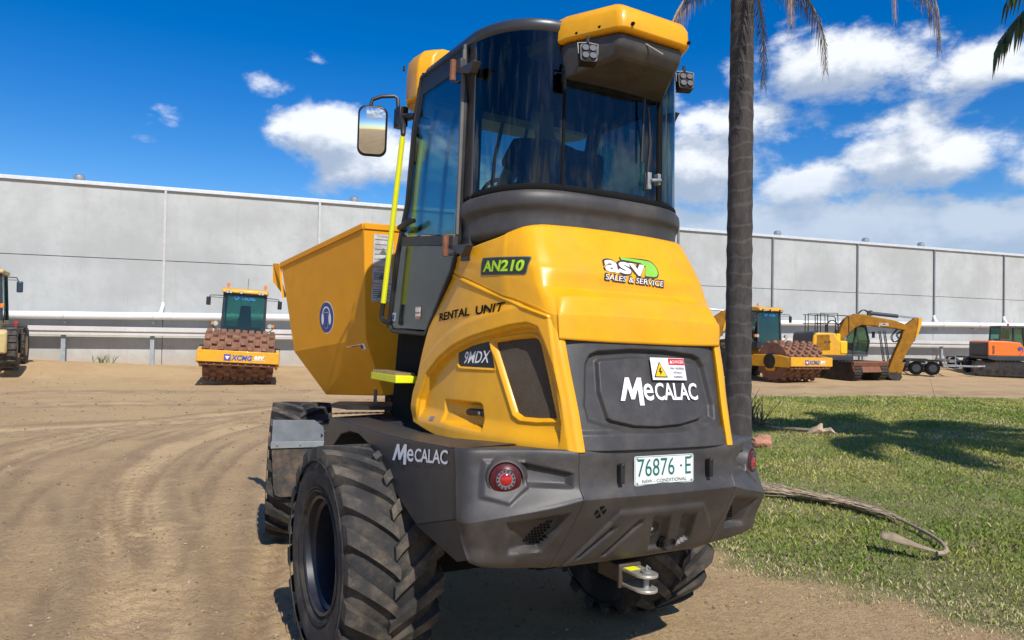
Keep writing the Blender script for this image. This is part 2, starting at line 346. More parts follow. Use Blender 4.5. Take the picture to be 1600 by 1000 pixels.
def gfine(x, y):
    z = gz(x, y); g = 1-ss(sdf(GRASS, x, y), -.3, .1); dst = np.hypot(x, y)
    a = 0*z
    for i, p in enumerate(TR):
        d, sd = polydist(p, x, y); wv = 1-ss(d, .20, .36)
        lug = np.cos((polydist.arc+np.abs(sd)*.7)*2*PI/.19)*(i in (0, 2, 6)); a += wv*(-.020 + (.010*np.cos(sd*2*PI/.085)*(i not in (0, 2, 6))+.013*lug)*(1-ss(dst, 9, 16))*ss(vnoise(x, y, .7, 70+i), .2, .5) + .006*(vnoise(x, y, 6, i)-.5))
        a += .014*np.exp(-((d-.38)/.09)**2)
    for i, (p, wd0) in enumerate(THIN):
        d, sd = polydist(p, x, y); a += (-.011*np.exp(-(d/wd0)**2)+.006*np.exp(-((d-2*wd0)/wd0)**2))*ss(vnoise(x, y, .8, 40+i), .25, .6)
    a += .016*(vnoise(x, y, 4.5, 5)-.5)+.008*(vnoise(x, y, 11, 6)-.5)*(1-ss(dst, 8, 14))
    return z + a*g
def gh(x, y): return float(gz(np.array([x]), np.array([y]))[0])
def axis_pts(lo, hi, dlo, dhi, st, grow=1.16):
    c = list(np.arange(dlo, dhi+1e-6, st)); s_ = st; p = dhi
    while p < hi: s_ *= grow; p = min(hi, p+s_); c.append(p)
    s_ = st; p = dlo
    while p > lo: s_ *= grow; p = max(lo, p-s_); c.insert(0, p)
    return np.array(c)
xs = axis_pts(-900, 900, -7.5, 4.2, .035, 1.05); ys = axis_pts(-300, 1500, 2.4, 12.5, .04, 1.04)
GX, GY = np.meshgrid(xs, ys, indexing='ij'); GZ = gfine(GX, GY)
me = bpy.data.meshes.new('ground'); nx, ny = GX.shape
me.vertices.add(nx*ny); me.vertices.foreach_set('co', np.stack([GX, GY, GZ], -1).astype(np.float32).ravel())
idx = (np.arange(nx-1)[:, None]*ny+np.arange(ny-1)[None]).ravel(); F = np.stack([idx, idx+ny, idx+ny+1, idx+1], -1)
me.loops.add(F.size); me.loops.foreach_set('vertex_index', F.ravel()); me.polygons.add(len(F)); me.polygons.foreach_set('loop_start', np.arange(len(F))*4); me.polygons.foreach_set('loop_total', np.full(len(F), 4))
me.polygons.foreach_set('use_smooth', np.ones(len(F), bool)); me.update(calc_edges=True)
# surface wear: 'track' compacted pale dust, 'turf' where grass grows
tr = np.zeros(GX.shape); near = (np.abs(GX) < 60) & (GY < 60) & (GY > -5)
for p in TR:
    d, sd = polydist(p, GX, GY); tr = np.maximum(tr, (1-ss(d, .15, .65)))
side_ = np.zeros(GX.shape)
for p in TR:
    d, sd = polydist(p, GX, GY); side_ = np.maximum(side_, np.exp(-((d-.42)/.12)**2))
thin = np.zeros(GX.shape)
for i, (p, wd0) in enumerate(THIN):
    d, sd = polydist(p, GX, GY); thin = np.maximum(thin, np.exp(-(d/(wd0*1.2+.004*np.maximum(GY, 0)))**2)*ss(vnoise(GX, GY, .8, 40+i), .25, .6))
for p in TR:
    d, sd = polydist(p, GX, GY); thin = np.maximum(thin, (1-ss(d, .2, .3))*ss(-np.cos(sd*2*PI/.085), .1, .9)*(1-ss(GY, 7, 14))*ss(vnoise(GX, GY, 1.1, 60), .3, .6))
gr = ss(sdf(GRASS, GX, GY)+.5*(vnoise(GX, GY, 1.3, 9)-.5)+.35*(vnoise(GX, GY, 4, 10)-.5), -.05, .25)
ca = me.color_attributes.new('wear', 'FLOAT_COLOR', 'POINT')
ca.data.foreach_set('color', np.stack([tr, gr, np.maximum(side_*.75, thin*.95), np.ones(GX.shape)], -1).astype(np.float32).ravel())
GROUND = bpy.data.objects.new('ground', me); COL.objects.link(GROUND); structure(GROUND)
m = bpy.data.materials.new('dirt'); m.use_nodes = True; t = m.node_tree; p = t.nodes['Principled BSDF']; p.inputs['Roughness'].default_value = .95; p.inputs['Specular IOR Level'].default_value = .15
tc = nd(t, 'ShaderNodeTexCoord').outputs['Object']; at = nd(t, 'ShaderNodeAttribute', attribute_name='wear'); sp = nd(t, 'ShaderNodeSeparateColor'); t.links.new(at.outputs['Color'], sp.inputs[0])
def nz(scale, det=8, rough=.65, vec=None, dist=0): n = nd(t, 'ShaderNodeTexNoise', Scale=scale, Detail=det, Roughness=rough, Distortion=dist); t.links.new(vec or tc, n.inputs['Vector']); return n.outputs[0]
c = mixc(t, smooth(t, nz(.55), .35, .65), (.485, .325, .170), (.585, .405, .218))
c = mixc(t, mth(t, 'MULTIPLY', smooth(t, nz(.16, 5), .42, .60), .75), c, (.56, .395, .205))
c = mixc(t, mth(t, 'MULTIPLY', smooth(t, nz(2.3, 9, .75), .50, .70), .32), c, (.40, .265, .150))
c = mixc(t, mth(t, 'MULTIPLY', smooth(t, nz(38, 5, .7), .5, .72), .45), c, (.15, .105, .075))
c = mixc(t, mth(t, 'MULTIPLY', smooth(t, nz(60, 4, .7), .62, .75), .4), c, (.50, .40, .28))
c = mixc(t, mth(t, 'MULTIPLY', sp.outputs[0], mth(t, 'MULTIPLY', smooth(t, nz(1.1), .3, .6), .75)), c, (.66, .465, .255))
c = mixc(t, mth(t, 'MULTIPLY', sp.outputs[2], mth(t, 'MULTIPLY', smooth(t, nz(5.1), .25, .5), .70)), c, (.30, .205, .125))
turf = mixc(t, smooth(t, nz(1.2), .35, .65), (.22, .22, .08), (.34, .30, .15)); turf = mixc(t, smooth(t, nz(14, 6, .7), .5, .7), turf, (.14, .11, .06))
c = mixc(t, sp.outputs[1], c, turf); t.links.new(c, p.inputs['Base Color'])
b = nd(t, 'ShaderNodeBump', Strength=1., Distance=.06); t.links.new(mth(t, 'ADD', mth(t, 'MULTIPLY', nz(9, 9, .75), .55), mth(t, 'ADD', mth(t, 'MULTIPLY', nz(75, 4, .75), .30), mth(t, 'MULTIPLY', smooth(t, nz(24, 5, .7), .5, .62), .10))), b.inputs['Height']); t.links.new(b.outputs[0], p.inputs['Normal'])
me.materials.append(m)

# loose stones and clods lying on the dirt (nobody could count them)
def scatter(name, n, shp, mats, place, label, cat):
    V = []; Fc = []; MI = []; o = 0; sv, sf = shp; k = len(sv); sv = np.array(sv, float)
    pos, sc, rot = place(n)
    for i in range(len(pos)):
        a = rot[i]; ca_, sa = math.cos(a), math.sin(a); q = sv*(1+.35*(rng.random((k, 1))-.5)); q = q*sc[i]
        V.append(np.stack([q[:, 0]*ca_-q[:, 1]*sa+pos[i][0], q[:, 0]*sa+q[:, 1]*ca_+pos[i][1], q[:, 2]+pos[i][2]], -1)); Fc += [tuple(np.array(f)+o) for f in sf]; MI += [i % len(mats)]*len(sf); o += k
    mb = MB(); mb.v = np.concatenate(V).tolist(); mb.f = [tuple(int(j) for j in f) for f in Fc]; mb.m = MI
    ob = mb.build(name, mats, fixn=False, smooth=0); return tag(ob, label, cat, kind='stuff')
rock = ([(0,0,.55),(.6,.1,.2),(.15,.62,.15),(-.5,.35,.2),(-.55,-.3,.15),(.1,-.6,.2),(.5,-.4,-.1),(.5,.5,-.2),(-.5,.2,-.3)], [(0,1,2),(0,2,3),(0,3,4),(0,4,5),(0,5,1),(1,5,6),(1,6,7),(1,7,2),(3,8,4)])
def rp(n):
    y = 2.6+rng.random(n)**1.6*22; x = (rng.random(n)-.62)*y*1.3; k = (sdf(GRASS, x, y) < 0.15); x, y = x[k], y[k]
    cl = vnoise(x, y, .9, 21) > rng.random(len(x))*.9; x, y = x[cl], y[cl]; s_ = .004+.014*rng.random(len(x))**3*(1+y*.12); z = gfine(x, y)
    return np.stack([x, y, z], -1), s_, rng.random(len(x))*6.28
STA = mat('stone_grey', (.24, .20, .16), .9, var=.3); STB = mat('stone_brown', (.17, .12, .085), .9, var=.3); STD = mat('stone_earth', (.27, .19, .12), .95, var=.3); STC = mat('stone_pale', (.38, .31, .23), .9, var=.2)
scatter('gravel', 13000, rock, [STB, STD, STB, STD, STA, STD, STB, STC], rp, 'loose small stones and clods scattered over the tan dirt yard', 'gravel')

# grass blades
N = 260000
y = 4.2+rng.random(N)**1.25*20.5; x = 1.0+rng.random(N)*(y*.78+1.2); dd = sdf(GRASS, x, y)
edge = dd+.55*(vnoise(x, y, 1.3, 9)-.5)+.4*(vnoise(x, y, 4, 10)-.5)
k = (edge > rng.random(N)*.55-.22) & ((vnoise(x, y, 2.2, 12)*.6+vnoise(x, y, 6, 13)*.4) > rng.random(N)*.50-.08); x, y, edge = x[k], y[k], edge[k]; n = len(x); z = gz(x, y)-.004
dst = np.hypot(x, y); h = (.012+.024*rng.random(n)**1.5)*(.75+.8*vnoise(x, y, .9, 14))*(1+dst*.022); wd = .0015+.0006*dst*.62
h *= np.where(edge < .25, .8, 1); a = rng.random(n)*6.28; ln = h*(.3+.7*rng.random(n)); b_ = rng.random(n)*6.28
dx, dy = np.cos(a)*wd, np.sin(a)*wd; ex, ey = np.cos(b_)*ln, np.sin(b_)*ln
P0 = np.stack([x-dx, y-dy, z], -1); P1 = np.stack([x+dx, y+dy, z], -1); P2 = np.stack([x+dx*.7+ex*.35, y+dy*.7+ey*.35, z+h*.65], -1); P3 = np.stack([x+ex, y+ey, z+h], -1)
V = np.stack([P0, P1, P2, P3], 1).reshape(-1, 3); i4 = np.arange(n)*4; F = np.stack([i4, i4+1, i4+2, i4, i4+2, i4+3], -1).reshape(-1, 3)
me = bpy.data.meshes.new('grass'); me.vertices.add(len(V)); me.vertices.foreach_set('co', V.astype(np.float32).ravel()); me.loops.add(F.size); me.loops.foreach_set('vertex_index', F.ravel()); me.polygons.add(len(F)); me.polygons.foreach_set('loop_start', np.arange(len(F))*3); me.polygons.foreach_set('loop_total', np.full(len(F), 3)); me.update(calc_edges=True)
gn = ss(vnoise(x, y, .7, 15)*.6+vnoise(x, y, 2.1, 25)*.4, .25, .75); dead = (rng.random(n) < .09+.60*ss(-edge, -.9, .0)+.22*(vnoise(x, y, 1.4, 16) > .62)); br = .85+.3*rng.random(n)
cg = np.where(dead[:, None], np.array([.52, .44, .23]), np.array([.170, .250, .040])*(1-gn[:, None])+np.array([.355, .355, .085])*gn[:, None])*br[:, None]
ca = me.color_attributes.new('tint', 'FLOAT_COLOR', 'POINT'); ca.data.foreach_set('color', np.repeat(np.concatenate([cg, np.ones((n, 1))], 1), 4, 0).astype(np.float32).ravel())
m = bpy.data.materials.new('grass_blades'); m.use_nodes = True; t = m.node_tree; p = t.nodes['Principled BSDF']; at = nd(t, 'ShaderNodeAttribute', attribute_name='tint'); t.links.new(at.outputs[0], p.inputs['Base Color']); p.inputs['Roughness'].default_value = .85; p.inputs['Specular IOR Level'].default_value = .1
me.materials.append(m); go_ = bpy.data.objects.new('grass', me); COL.objects.link(go_); tag(go_, 'short patchy green and straw coloured grass beside the dirt track', 'grass', kind='stuff')

# ============================================================ WAREHOUSE
def wall_m(name, base, streak=.3):
    m = bpy.data.materials.new(name); m.use_nodes = True; t = m.node_tree; p = t.nodes['Principled BSDF']; p.inputs['Roughness'].default_value = .85
    tc = nd(t, 'ShaderNodeTexCoord').outputs['Object']
    n1 = nd(t, 'ShaderNodeTexNoise', Scale=.35, Detail=8, Roughness=.6); t.links.new(tc, n1.inputs[0])
    n2 = nd(t, 'ShaderNodeTexNoise', Scale=2.5, Detail=8, Roughness=.7); t.links.new(tc, n2.inputs[0])
    q = nd(t, 'ShaderNodeMapping'); q.inputs['Scale'].default_value = (1.6, 1.6, .12); t.links.new(tc, q.inputs[0]); n3 = nd(t, 'ShaderNodeTexNoise', Scale=2., Detail=7, Roughness=.7); t.links.new(q.outputs[0], n3.inputs[0])
    c = mixc(t, smooth(t, n1.outputs[0], .35, .65), tuple(v*.86 for v in base), tuple(min(1, v*1.08) for v in base))
    c = mixc(t, mth(t, 'MULTIPLY', smooth(t, n2.outputs[0], .45, .70), .45), c, tuple(v*.80 for v in base))
    c = mixc(t, mth(t, 'MULTIPLY', smooth(t, n3.outputs[0], .5, .75), streak), c, (base[0]*.80, base[1]*.75, base[2]*.68))
    s = nd(t, 'ShaderNodeSeparateXYZ'); t.links.new(tc, s.inputs[0])     # splashed soil along the foot
    f = mth(t, 'MULTIPLY', mth(t, 'SUBTRACT', 1., smooth(t, mth(t, 'ADD', s.outputs[2], mth(t, 'MULTIPLY', n2.outputs[0], -.9)), -.1, .75)), .55)
    c = mixc(t, f, c, (.40, .31, .22)); t.links.new(c, p.inputs['Base Color'])
    b = nd(t, 'ShaderNodeBump', Strength=.2, Distance=.01); t.links.new(n2.outputs[0], b.inputs['Height']); t.links.new(b.outputs[0], p.inputs['Normal']); return m
WALLM = wall_m('precast_concrete', (.445, .460, .452), .45); BEAM = wall_m('painted_steel_beam', (.60, .575, .545), .5)
CAPM = mat('parapet_capping', (.62, .64, .66), .45, .2, var=.06); JNT = mat('joint_shadow', (.10, .10, .11), .9); PIPEM = mat('white_pvc', (.80, .80, .78), .45, var=.03, dirt=(.5, .47, .42), damt=.3, dscale=1.2); DPM = mat('downpipe_grey', (.17, .18, .20), .6, var=.1); DPL = mat('downpipe_pale', (.50, .50, .49), .6, var=.08); BRK = mat('bracket_blue_grey', (.33, .375, .40), .6, .2, var=.12)
WM = Matrix(((WD[0], WN[0], 0, W0[0]), (WD[1], WN[1], 0, W0[1]), (0, 0, 1, 0), (0, 0, 0, 1)))    # x along the wall, y into the building
wh = empty('warehouse'); wh.matrix_world = WM
T0, T1, J0, JS = -24.2, 110.9, 5.40, 5.87; joints = [J0+JS*k for k in range(-5, 19)]
mb = MB(); mb.box((T0, .06, -1), (T1, 45, 7.0)); mb.build('building_core', JNT, wh, smooth=0)
mb = MB()
for a, b in zip(joints[:-1], joints[1:]):
    mb.box((a+.012, 0, -1), (b-.012, .055, 4.40)); mb.box((a+.012, 0, 4.425), (b-.012, .055, 7.16))
mb.build('wall_panels', WALLM, wh, bevel=.008, smooth=0)
mb = MB(); mb.box((T0, -.10, 7.16), (T1, .30, 7.30)); mb.build('parapet_capping', CAPM, wh, bevel=.01, smooth=0)
mb = MB(); mb.prism([(.3, 7.0), (.3, 7.12), (22, 8.0), (45, 7.1), (45, 7.0)], T0, T1, 'x'); mb.build('roof', mat('roof_sheet', (.50, .53, .55), .45, .5, var=.08), wh, smooth=0)
for tq in (2.2, 12.9, 36.2, 42.6, 47.0, 75):
    vb = MB(); vb.lathe([(7.2, .11), (7.52, .11), (7.53, .18), (7.60, .21), (7.70, .20), (7.76, .13), (7.78, .02)], 16, 'z', c=(tq, 1.3, 0)); vb.build('roof_ventilator', mat('galvanised', (.48, .50, .52), .4, .7, var=.15), wh)
# rainwater pipe, falling gently to the left, and its downpipes
rp_ = MB(); zr = lambda t: 2.17+t*.0125
rp_.tube([(t, -.32, zr(t)) for t in np.arange(T0, T1, 6)], .145, 14); pipe = rp_.build('rainwater_pipe', PIPEM, wh)
for k, a in enumerate(joints):
    if a < -2: continue
    q = MB(); q.box((a-.045, -.09, zr(a)+.5), (a+.045, -.008, 7.16)); q.build('downpipe', DPL if a < 25 else DPM, wh, smooth=0)
    q = MB(); q.tube([(a, -.05, zr(a)+.55), (a, -.06, zr(a)+.42), (a-.04, -.2, zr(a)+.22), (a-.05, -.32, zr(a)+.05)], .07, 10); q.build('downpipe_shoe', PIPEM, wh)
mb = MB(); mb.box((T0, -.50, 1.47), (T1, -.38, 1.62)); mb.box((T0, -.56, 1.625), (T1, -.36, 1.80)); mb.build('guard_beam', BEAM, wh, bevel=.015, smooth=0)
for k in range(-4, 28):
    a = 2.1+2.98*k; q = MB(); q.box((a-.075, -.36, -.6), (a+.075, -.22, 1.62)); q.build('beam_post', BRK, wh, bevel=.01, smooth=0)
    q = MB(); q.box((a-.03, -.20, zr(a)-.30), (a+.03, -.004, zr(a)-.22)); q.tube([(a, -.32+.16*math.sin(j*PI/8), zr(a)+.16*math.cos(j*PI/8)) for j in range(17)], .014, 6); q.build('pipe_bracket', CAPM, wh, smooth=0)
tag(wh, 'long pale grey precast concrete warehouse with a white rainwater pipe along its wall', 'warehouse')

# weeds at the foot of the wall and on the parapet
WEED = mat('weed_green', (.12, .16, .04), .7, var=.3)
def tuft(name, c, n, h, sp_, m_, label, cat='weed'):
    mb = MB(); c = Vector(c)
    for i in range(n):
        a = random.random()*6.28; r_ = random.random()*sp_; b0 = Vector((math.cos(a)*r_, math.sin(a)*r_, 0)); hh = h*(.4+.8*random.random()); ln = Vector((random.uniform(-.4, .4), random.uniform(-.4, .4), 1))*hh
        w_ = Vector((random.uniform(-1, 1), random.uniform(-1, 1), 0)).normalized()*h*.035
        mb.add([b0-w_, b0+w_, b0+ln*.6+w_*.8, b0+ln+Vector((ln.x, ln.y, 0))*.5], [(0, 1, 2), (0, 2, 3)])
    o = mb.build(name, m_, fixn=False, smooth=0); o.location = c; return tag(o, label, cat)
tuft('weed_tuft', (-15.4, 27.9, .42), 30, .34, .5, WEED, 'green weeds growing at the foot of the warehouse wall on the left')
dp = WM @ Vector((27.5, 2.0, 7.2)); tuft('dry_weed', (dp.x+.4, dp.y, dp.z), 160, .55, 1.4, mat('dry_weed', (.26, .24, .14), .8, var=.3), 'dry weeds standing up on the warehouse roof edge left of the palm')

# ============================================================ PALMS
BARK = mat('palm_bark', (.058, .050, .046), .9, var=.30, vscale=10, bump=.6, bscale=30, dirt=(.035, .030, .028), dscale=6, damt=.6, stretch=(1, 1, .35))
t = BARK.node_tree; p_ = t.nodes['Principled BSDF']; l_ = p_.inputs['Base Color'].links[0].from_socket; wv_ = nd(t, 'ShaderNodeTexWave', Scale=1.15, Distortion=6.5, Detail=4); wv_.bands_direction = 'Z'; wv_.inputs['Detail Scale'].default_value = 1.4; t.links.new(nd(t, 'ShaderNodeTexCoord').outputs['Object'], wv_.inputs[0])
t.links.new(mixc(t, mth(t, 'MULTIPLY', smooth(t, wv_.outputs['Fac'], .88, 1.), .20), l_, (.20, .18, .16)), p_.inputs['Base Color'])
DEAD = mat('dead_frond', (.20, .135, .085), .85, var=.4, vscale=9); DEADP = mat('dead_stalk', (.37, .29, .19), .8, var=.25, vscale=14, dirt=(.2, .14, .08), damt=.5)
GREENF = mat('palm_leaflet', (.045, .075, .018), .5, var=.4, vscale=6); GREENS = mat('palm_stalk', (.12, .14, .04), .6, var=.2)
def frond(base, az_, L, rise, droop, n=60, ll=.55, dead=False, parent=None, hang=.5, wd=.022):
    """arching palm frond: a tapering rachis and hanging leaflets on both sides"""
    d = Vector((math.cos(az_), math.sin(az_), 0)); p = Vector(base); pts = [p.copy()]; ang = rise; K = 16; bend = droop/K
    for i in range(K):
        p = p + (d*math.cos(ang)+Vector((0, 0, 1))*math.sin(ang))*(L/K); ang -= bend*(1.6 if i > K*.25 else .5); ang = max(ang, R(-88)); pts.append(p.copy())
    mb = MB(); mb.tube(pts, [.035*(1-.85*i/K) for i in range(K+1)], 6, 0)
    sd_ = Vector((-d.y, d.x, 0))
    for i in range(n):
        t_ = .14+.86*i/n; q = t_*K; j = min(int(q), K-1); c = pts[j].lerp(pts[j+1], q-j); tg = (pts[j+1]-pts[j]).normalized()
        for s_ in (-1, 1):
            le = ll*(1-.75*abs(t_-.45)**1.3)*(.8+.4*random.random()); o = sd_*s_*(.9 if not dead else .35+.3*random.random()) + tg*.55 + Vector((0, 0, -hang*(.6+.7*random.random()))) + Vector((random.uniform(-.12, .12),)*3)
            o.normalize(); e1 = c+o*le*.55; e2 = e1+(o+Vector((0, 0, -.9-hang)))*le*.32; w_ = tg*wd
            mb.add([c-w_*.5, c+w_*.5, e1+w_, e1-w_, e2], [(0, 1, 2, 3), (3, 2, 4)], 1)
    return mb.build('dead_frond' if dead else 'frond', [DEADP if dead else GREENS, DEAD if dead else GREENF], parent, fixn=False, smooth=0)
def palm(loc, H, r_, fr, label, lean=(0, 0)):
    o = empty('palm_tree', loc); K = 70; pts = []; rr = []
    for i in range(K+1):
        u = i/K; z = -.2+(H+.2)*u; pts.append((lean[0]*u*u, lean[1]*u*u, z)); rr.append(r_*(1.12-.18*u+.22*math.exp(-u*26))*(1+.030*(1 if i % 3 == 0 else -.3)+.012*math.sin(i*1.7)))
    mb = MB(); mb.tube(pts, rr, 24); mb.build('trunk', BARK, o, smooth=60)
    top = Vector((lean[0], lean[1], H-.05)); mb = MB(); mb.tube([top, top+Vector((0, 0, .5)), top+Vector((0, 0, 1.1))], [r_*.95, r_*.8, r_*.3], 14); mb.build('crown_shaft', GREENS, o)
    for (az_, L, rise, droop, dead) in fr:
        a = R(az_); b0 = top+Vector((math.cos(a)*r_*.6, math.sin(a)*r_*.6, .35 if not dead else -.55)); frond(b0, a, L, R(rise), R(droop), dead=dead, parent=o, ll=.62 if not dead else .36, hang=.55 if not dead else .9, n=70 if not dead else 80, wd=.040 if not dead else .013)
    return tag(o, label, 'palm tree', None)
fr1 = [(a*360/13+random.uniform(-9, 9), random.uniform(3.0, 3.6), random.uniform(50, 74), random.uniform(60, 95), False) for a in range(13)]
fr1 += [(-150, 3.2, -30, 60, True), (-55, 3.7, 5, 90, True), (-20, 4.0, 12, 92, True), (2, 4.4, 20, 92, True), (-75, 2.2, -20, 70, True), (28, 2.9, 5, 90, True), (60, 2.8, 5, 110, True)]
palm((3.86, 12.6, gh(3.86, 12.6)), 8.75, .200, fr1, 'tall grey ringed palm trunk standing behind the yellow dumper with dead fronds hanging above')
fr2 = [(a*360/24+random.uniform(-8, 8), random.uniform(3.6, 4.2), random.uniform(20, 70), random.uniform(70, 110), False) for a in range(24)]+[(158, 4.7, 18, 62, False), (165, 5.0, 28, 66, False), (150, 4.8, 10, 56, False)]
palm((10.3, 7.7, gh(10.3, 7.7)), 6.75, .20, fr2, 'palm at the right edge whose green fronds hang into the top right corner')

# things lying on the grass
def on_g(x, y, dz=0.): return Vector((x, y, gh(x, y)+dz))
ff = empty('fallen_frond', on_g(3.6, 7.3)); L0 = ff.location
path = cr([(2.3,9.0,.06),(2.6,8.65,.07),(2.95,8.36,.08),(3.3,8.03,.08),(3.6,7.7,.07),(3.76,7.3,.06),(3.80,6.85,.05),(3.74,6.42,.06),(3.60,6.12,.07),(3.42,6.06,.08),(3.16,6.28,.09)], 6)
pts = [Vector((p_[0], p_[1], gh(p_[0], p_[1])+p_[2]))-L0 for p_ in path]
mb = MB(); n = len(pts); mb.tube(pts[:-8], [.008+.014*i/n for i in range(n-8)], 8); mb.build('stalk', DEADP, ff)
mb = MB()
for i in range(300):
    q = random.random()**.8*n*.52; j = int(q); c = pts[j].lerp(pts[j+1], q-j); tg = (pts[max(j-3, 0)]-pts[j+1]).normalized(); s_ = random.choice((-1, 1)); sd_ = Vector((-tg.y, tg.x, 0))*s_
    le = random.uniform(.35, .8); prev = c; o = (tg+sd_*random.uniform(.05, .30)+Vector((0, 0, random.uniform(-.05, .04)))).normalized(); P = [c+Vector((random.uniform(-.04,.04), random.uniform(-.05,.05), random.uniform(0,.02)))]
    for k_ in range(4): P.append(P[-1]+o*le/4+Vector((random.uniform(-.012, .012), random.uniform(-.012, .012), random.uniform(-.018, .012))))
    for p_ in P: p_.z = max(p_.z, gh(p_.x+L0.x, p_.y+L0.y)+.015-L0.z)
    mb.tube(P, [.006, .006, .005, .004, .002], 4)
mb.build('leaflets', mat('dry_leaflet', (.42, .33, .22), .85, var=.4, vscale=20), ff)
sh = []
for i in range(13):
    u = i/12; c = pts[n-10].lerp(pts[-1], u)+Vector((0, 0, .02*u)); tg = (pts[-1]-pts[n-10]).normalized(); sd_ = Vector((-tg.y, tg.x, 0)); wv = .022+.11*u**1.3*(1 if u < .9 else .75)
    sh.append([tuple(c+sd_*wv*math.sin(R(a))*.9+Vector((0, 0, wv*(math.cos(R(a)))*.75))) for a in range(-70, 90, 20)])
mb = MB(); mb.grid(sh); mb.build('sheath', mat('dry_sheath', (.30, .235, .155), .8, var=.25, vscale=8, dirt=(.22, .14, .08), damt=.6, dscale=6), ff, solid=.008, smooth=60)
tag(ff, 'dry palm frond fallen on the grass, its stalk hooked round to a curled brown sheath', 'palm frond')

f2 = empty('fallen_frond', on_g(4.9, 14.2)); L0 = f2.location; mb = MB()
mb.tube([Vector((4.2,15.4,gh(4.2,15.4)+.22))-L0, Vector((4.6,14.9,gh(4.6,14.9)+.12))-L0, Vector((5.1,14.2,gh(5,14)+.05))-L0, Vector((5.6,13.8,gh(5.6,13.8)+.06))-L0], [.012, .02, .03, .035], 7); mb.build('stalk', DEADP, f2)
mb = MB()
for i in range(300):
    q = random.random(); c = Vector((4.1+.8*q, 15.4-1.0*q, 0))-Vector((L0.x, L0.y, 0)); c.z = gh(c.x+L0.x, c.y+L0.y)+.15*(1-q)+.06-L0.z; o = Vector((random.uniform(-1, .3), random.uniform(-.6, .8), random.uniform(-.1, .75))).normalized(); le = random.uniform(.3, .75)
    e = c+o*le; e.z = max(e.z, .02); mb.tube([c, c.lerp(e, .5)+Vector((0, 0, .03)), e], [.010, .008, .003], 4)
mb.build('leaflets', mat('dry_leaflet_brown', (.19, .12, .075), .85, var=.4, vscale=20), f2)
mb = MB(); mb.tube([(.62, -.45, -.02), (.72, -.50, .06), (.80, -.55, .12), (.83, -.56, .22)], [.05, .09, .075, .02], 7); mb.tube([(.78, -.53, .06), (.98, -.6, .10), (1.05, -.62, .05)], [.05, .06, .02], 6); mb.build('broken_butt', mat('split_wood', (.42, .31, .20), .85, var=.35, vscale=9), f2)
tag(f2, 'brown dead palm frond with a split butt lying beside the palm trunk', 'palm frond')
import bmesh
def stone(name, loc, r_, m_, label, cat='rock'):
    b = bmesh.new(); bmesh.ops.create_icosphere(b, subdivisions=3, radius=1)
    for v_ in b.verts:
        c = v_.co; k_ = 1+.22*math.sin(c.x*3.1+c.y*2.2)+.12*math.sin(c.y*5+c.z*4)+.05*math.sin(c.x*11+c.z*9); v_.co = Vector((round(c.x*k_*4)/4*.5+c.x*k_*.5, c.y*k_*.85, c.z*k_*.8))*r_
    me = bpy.data.meshes.new(name); b.to_mesh(me); b.free(); me.materials.append(m_); o = bpy.data.objects.new(name, me); COL.objects.link(o); o.location = loc; return tag(o, label, cat)
stone('rock', on_g(4.02, 11.9, .08), .155, mat('red_sandstone', (.40, .19, .12), .85, var=.25, vscale=5, bump=.5, bscale=14), 'rounded reddish brown rock on the grass beside the tail lamp')
mb = MB(); mb.tube([(0, 0, 0), (-.07, .03, .28), (-.16, .05, .62)], [.018, .014, .008], 7); o = mb.build('stick', mat('pale_stick', (.45, .33, .24), .8, var=.2)); o.location = on_g(13.2, 23.0, -.03); tag(o, 'thin pale stick standing at the far edge of the grass', 'stick')
mb = MB(); mb.tube([(0, 0, .02), (.14, -.17, .05), (.22, -.3, .02)], [.006, .005, .003], 6); o = mb.build('twig', DEADP); o.location = on_g(4.65, 6.9, 0); tag(o, 'short pale twig lying on the grass right of the hooked frond', 'twig')
# ============================================================ THE SITE DUMPER (rear frame axes: x right, y forward, z up, origin under the rear axle)
TH, TILT = R(30.5), .026
DU = empty('site_dumper', (-.02, 4.6, 0), (0, TILT, TH))
tag(DU, 'yellow cab site dumper seen from behind with dark bumper, tipping skip and rental unit lettering', 'dumper')
# the front frame is steered 15 degrees to the right about the pivot at y = 1.2
FM = Matrix.Translation((0, 1.2, 0)) @ Matrix.Rotation(R(-15), 4, 'Z')

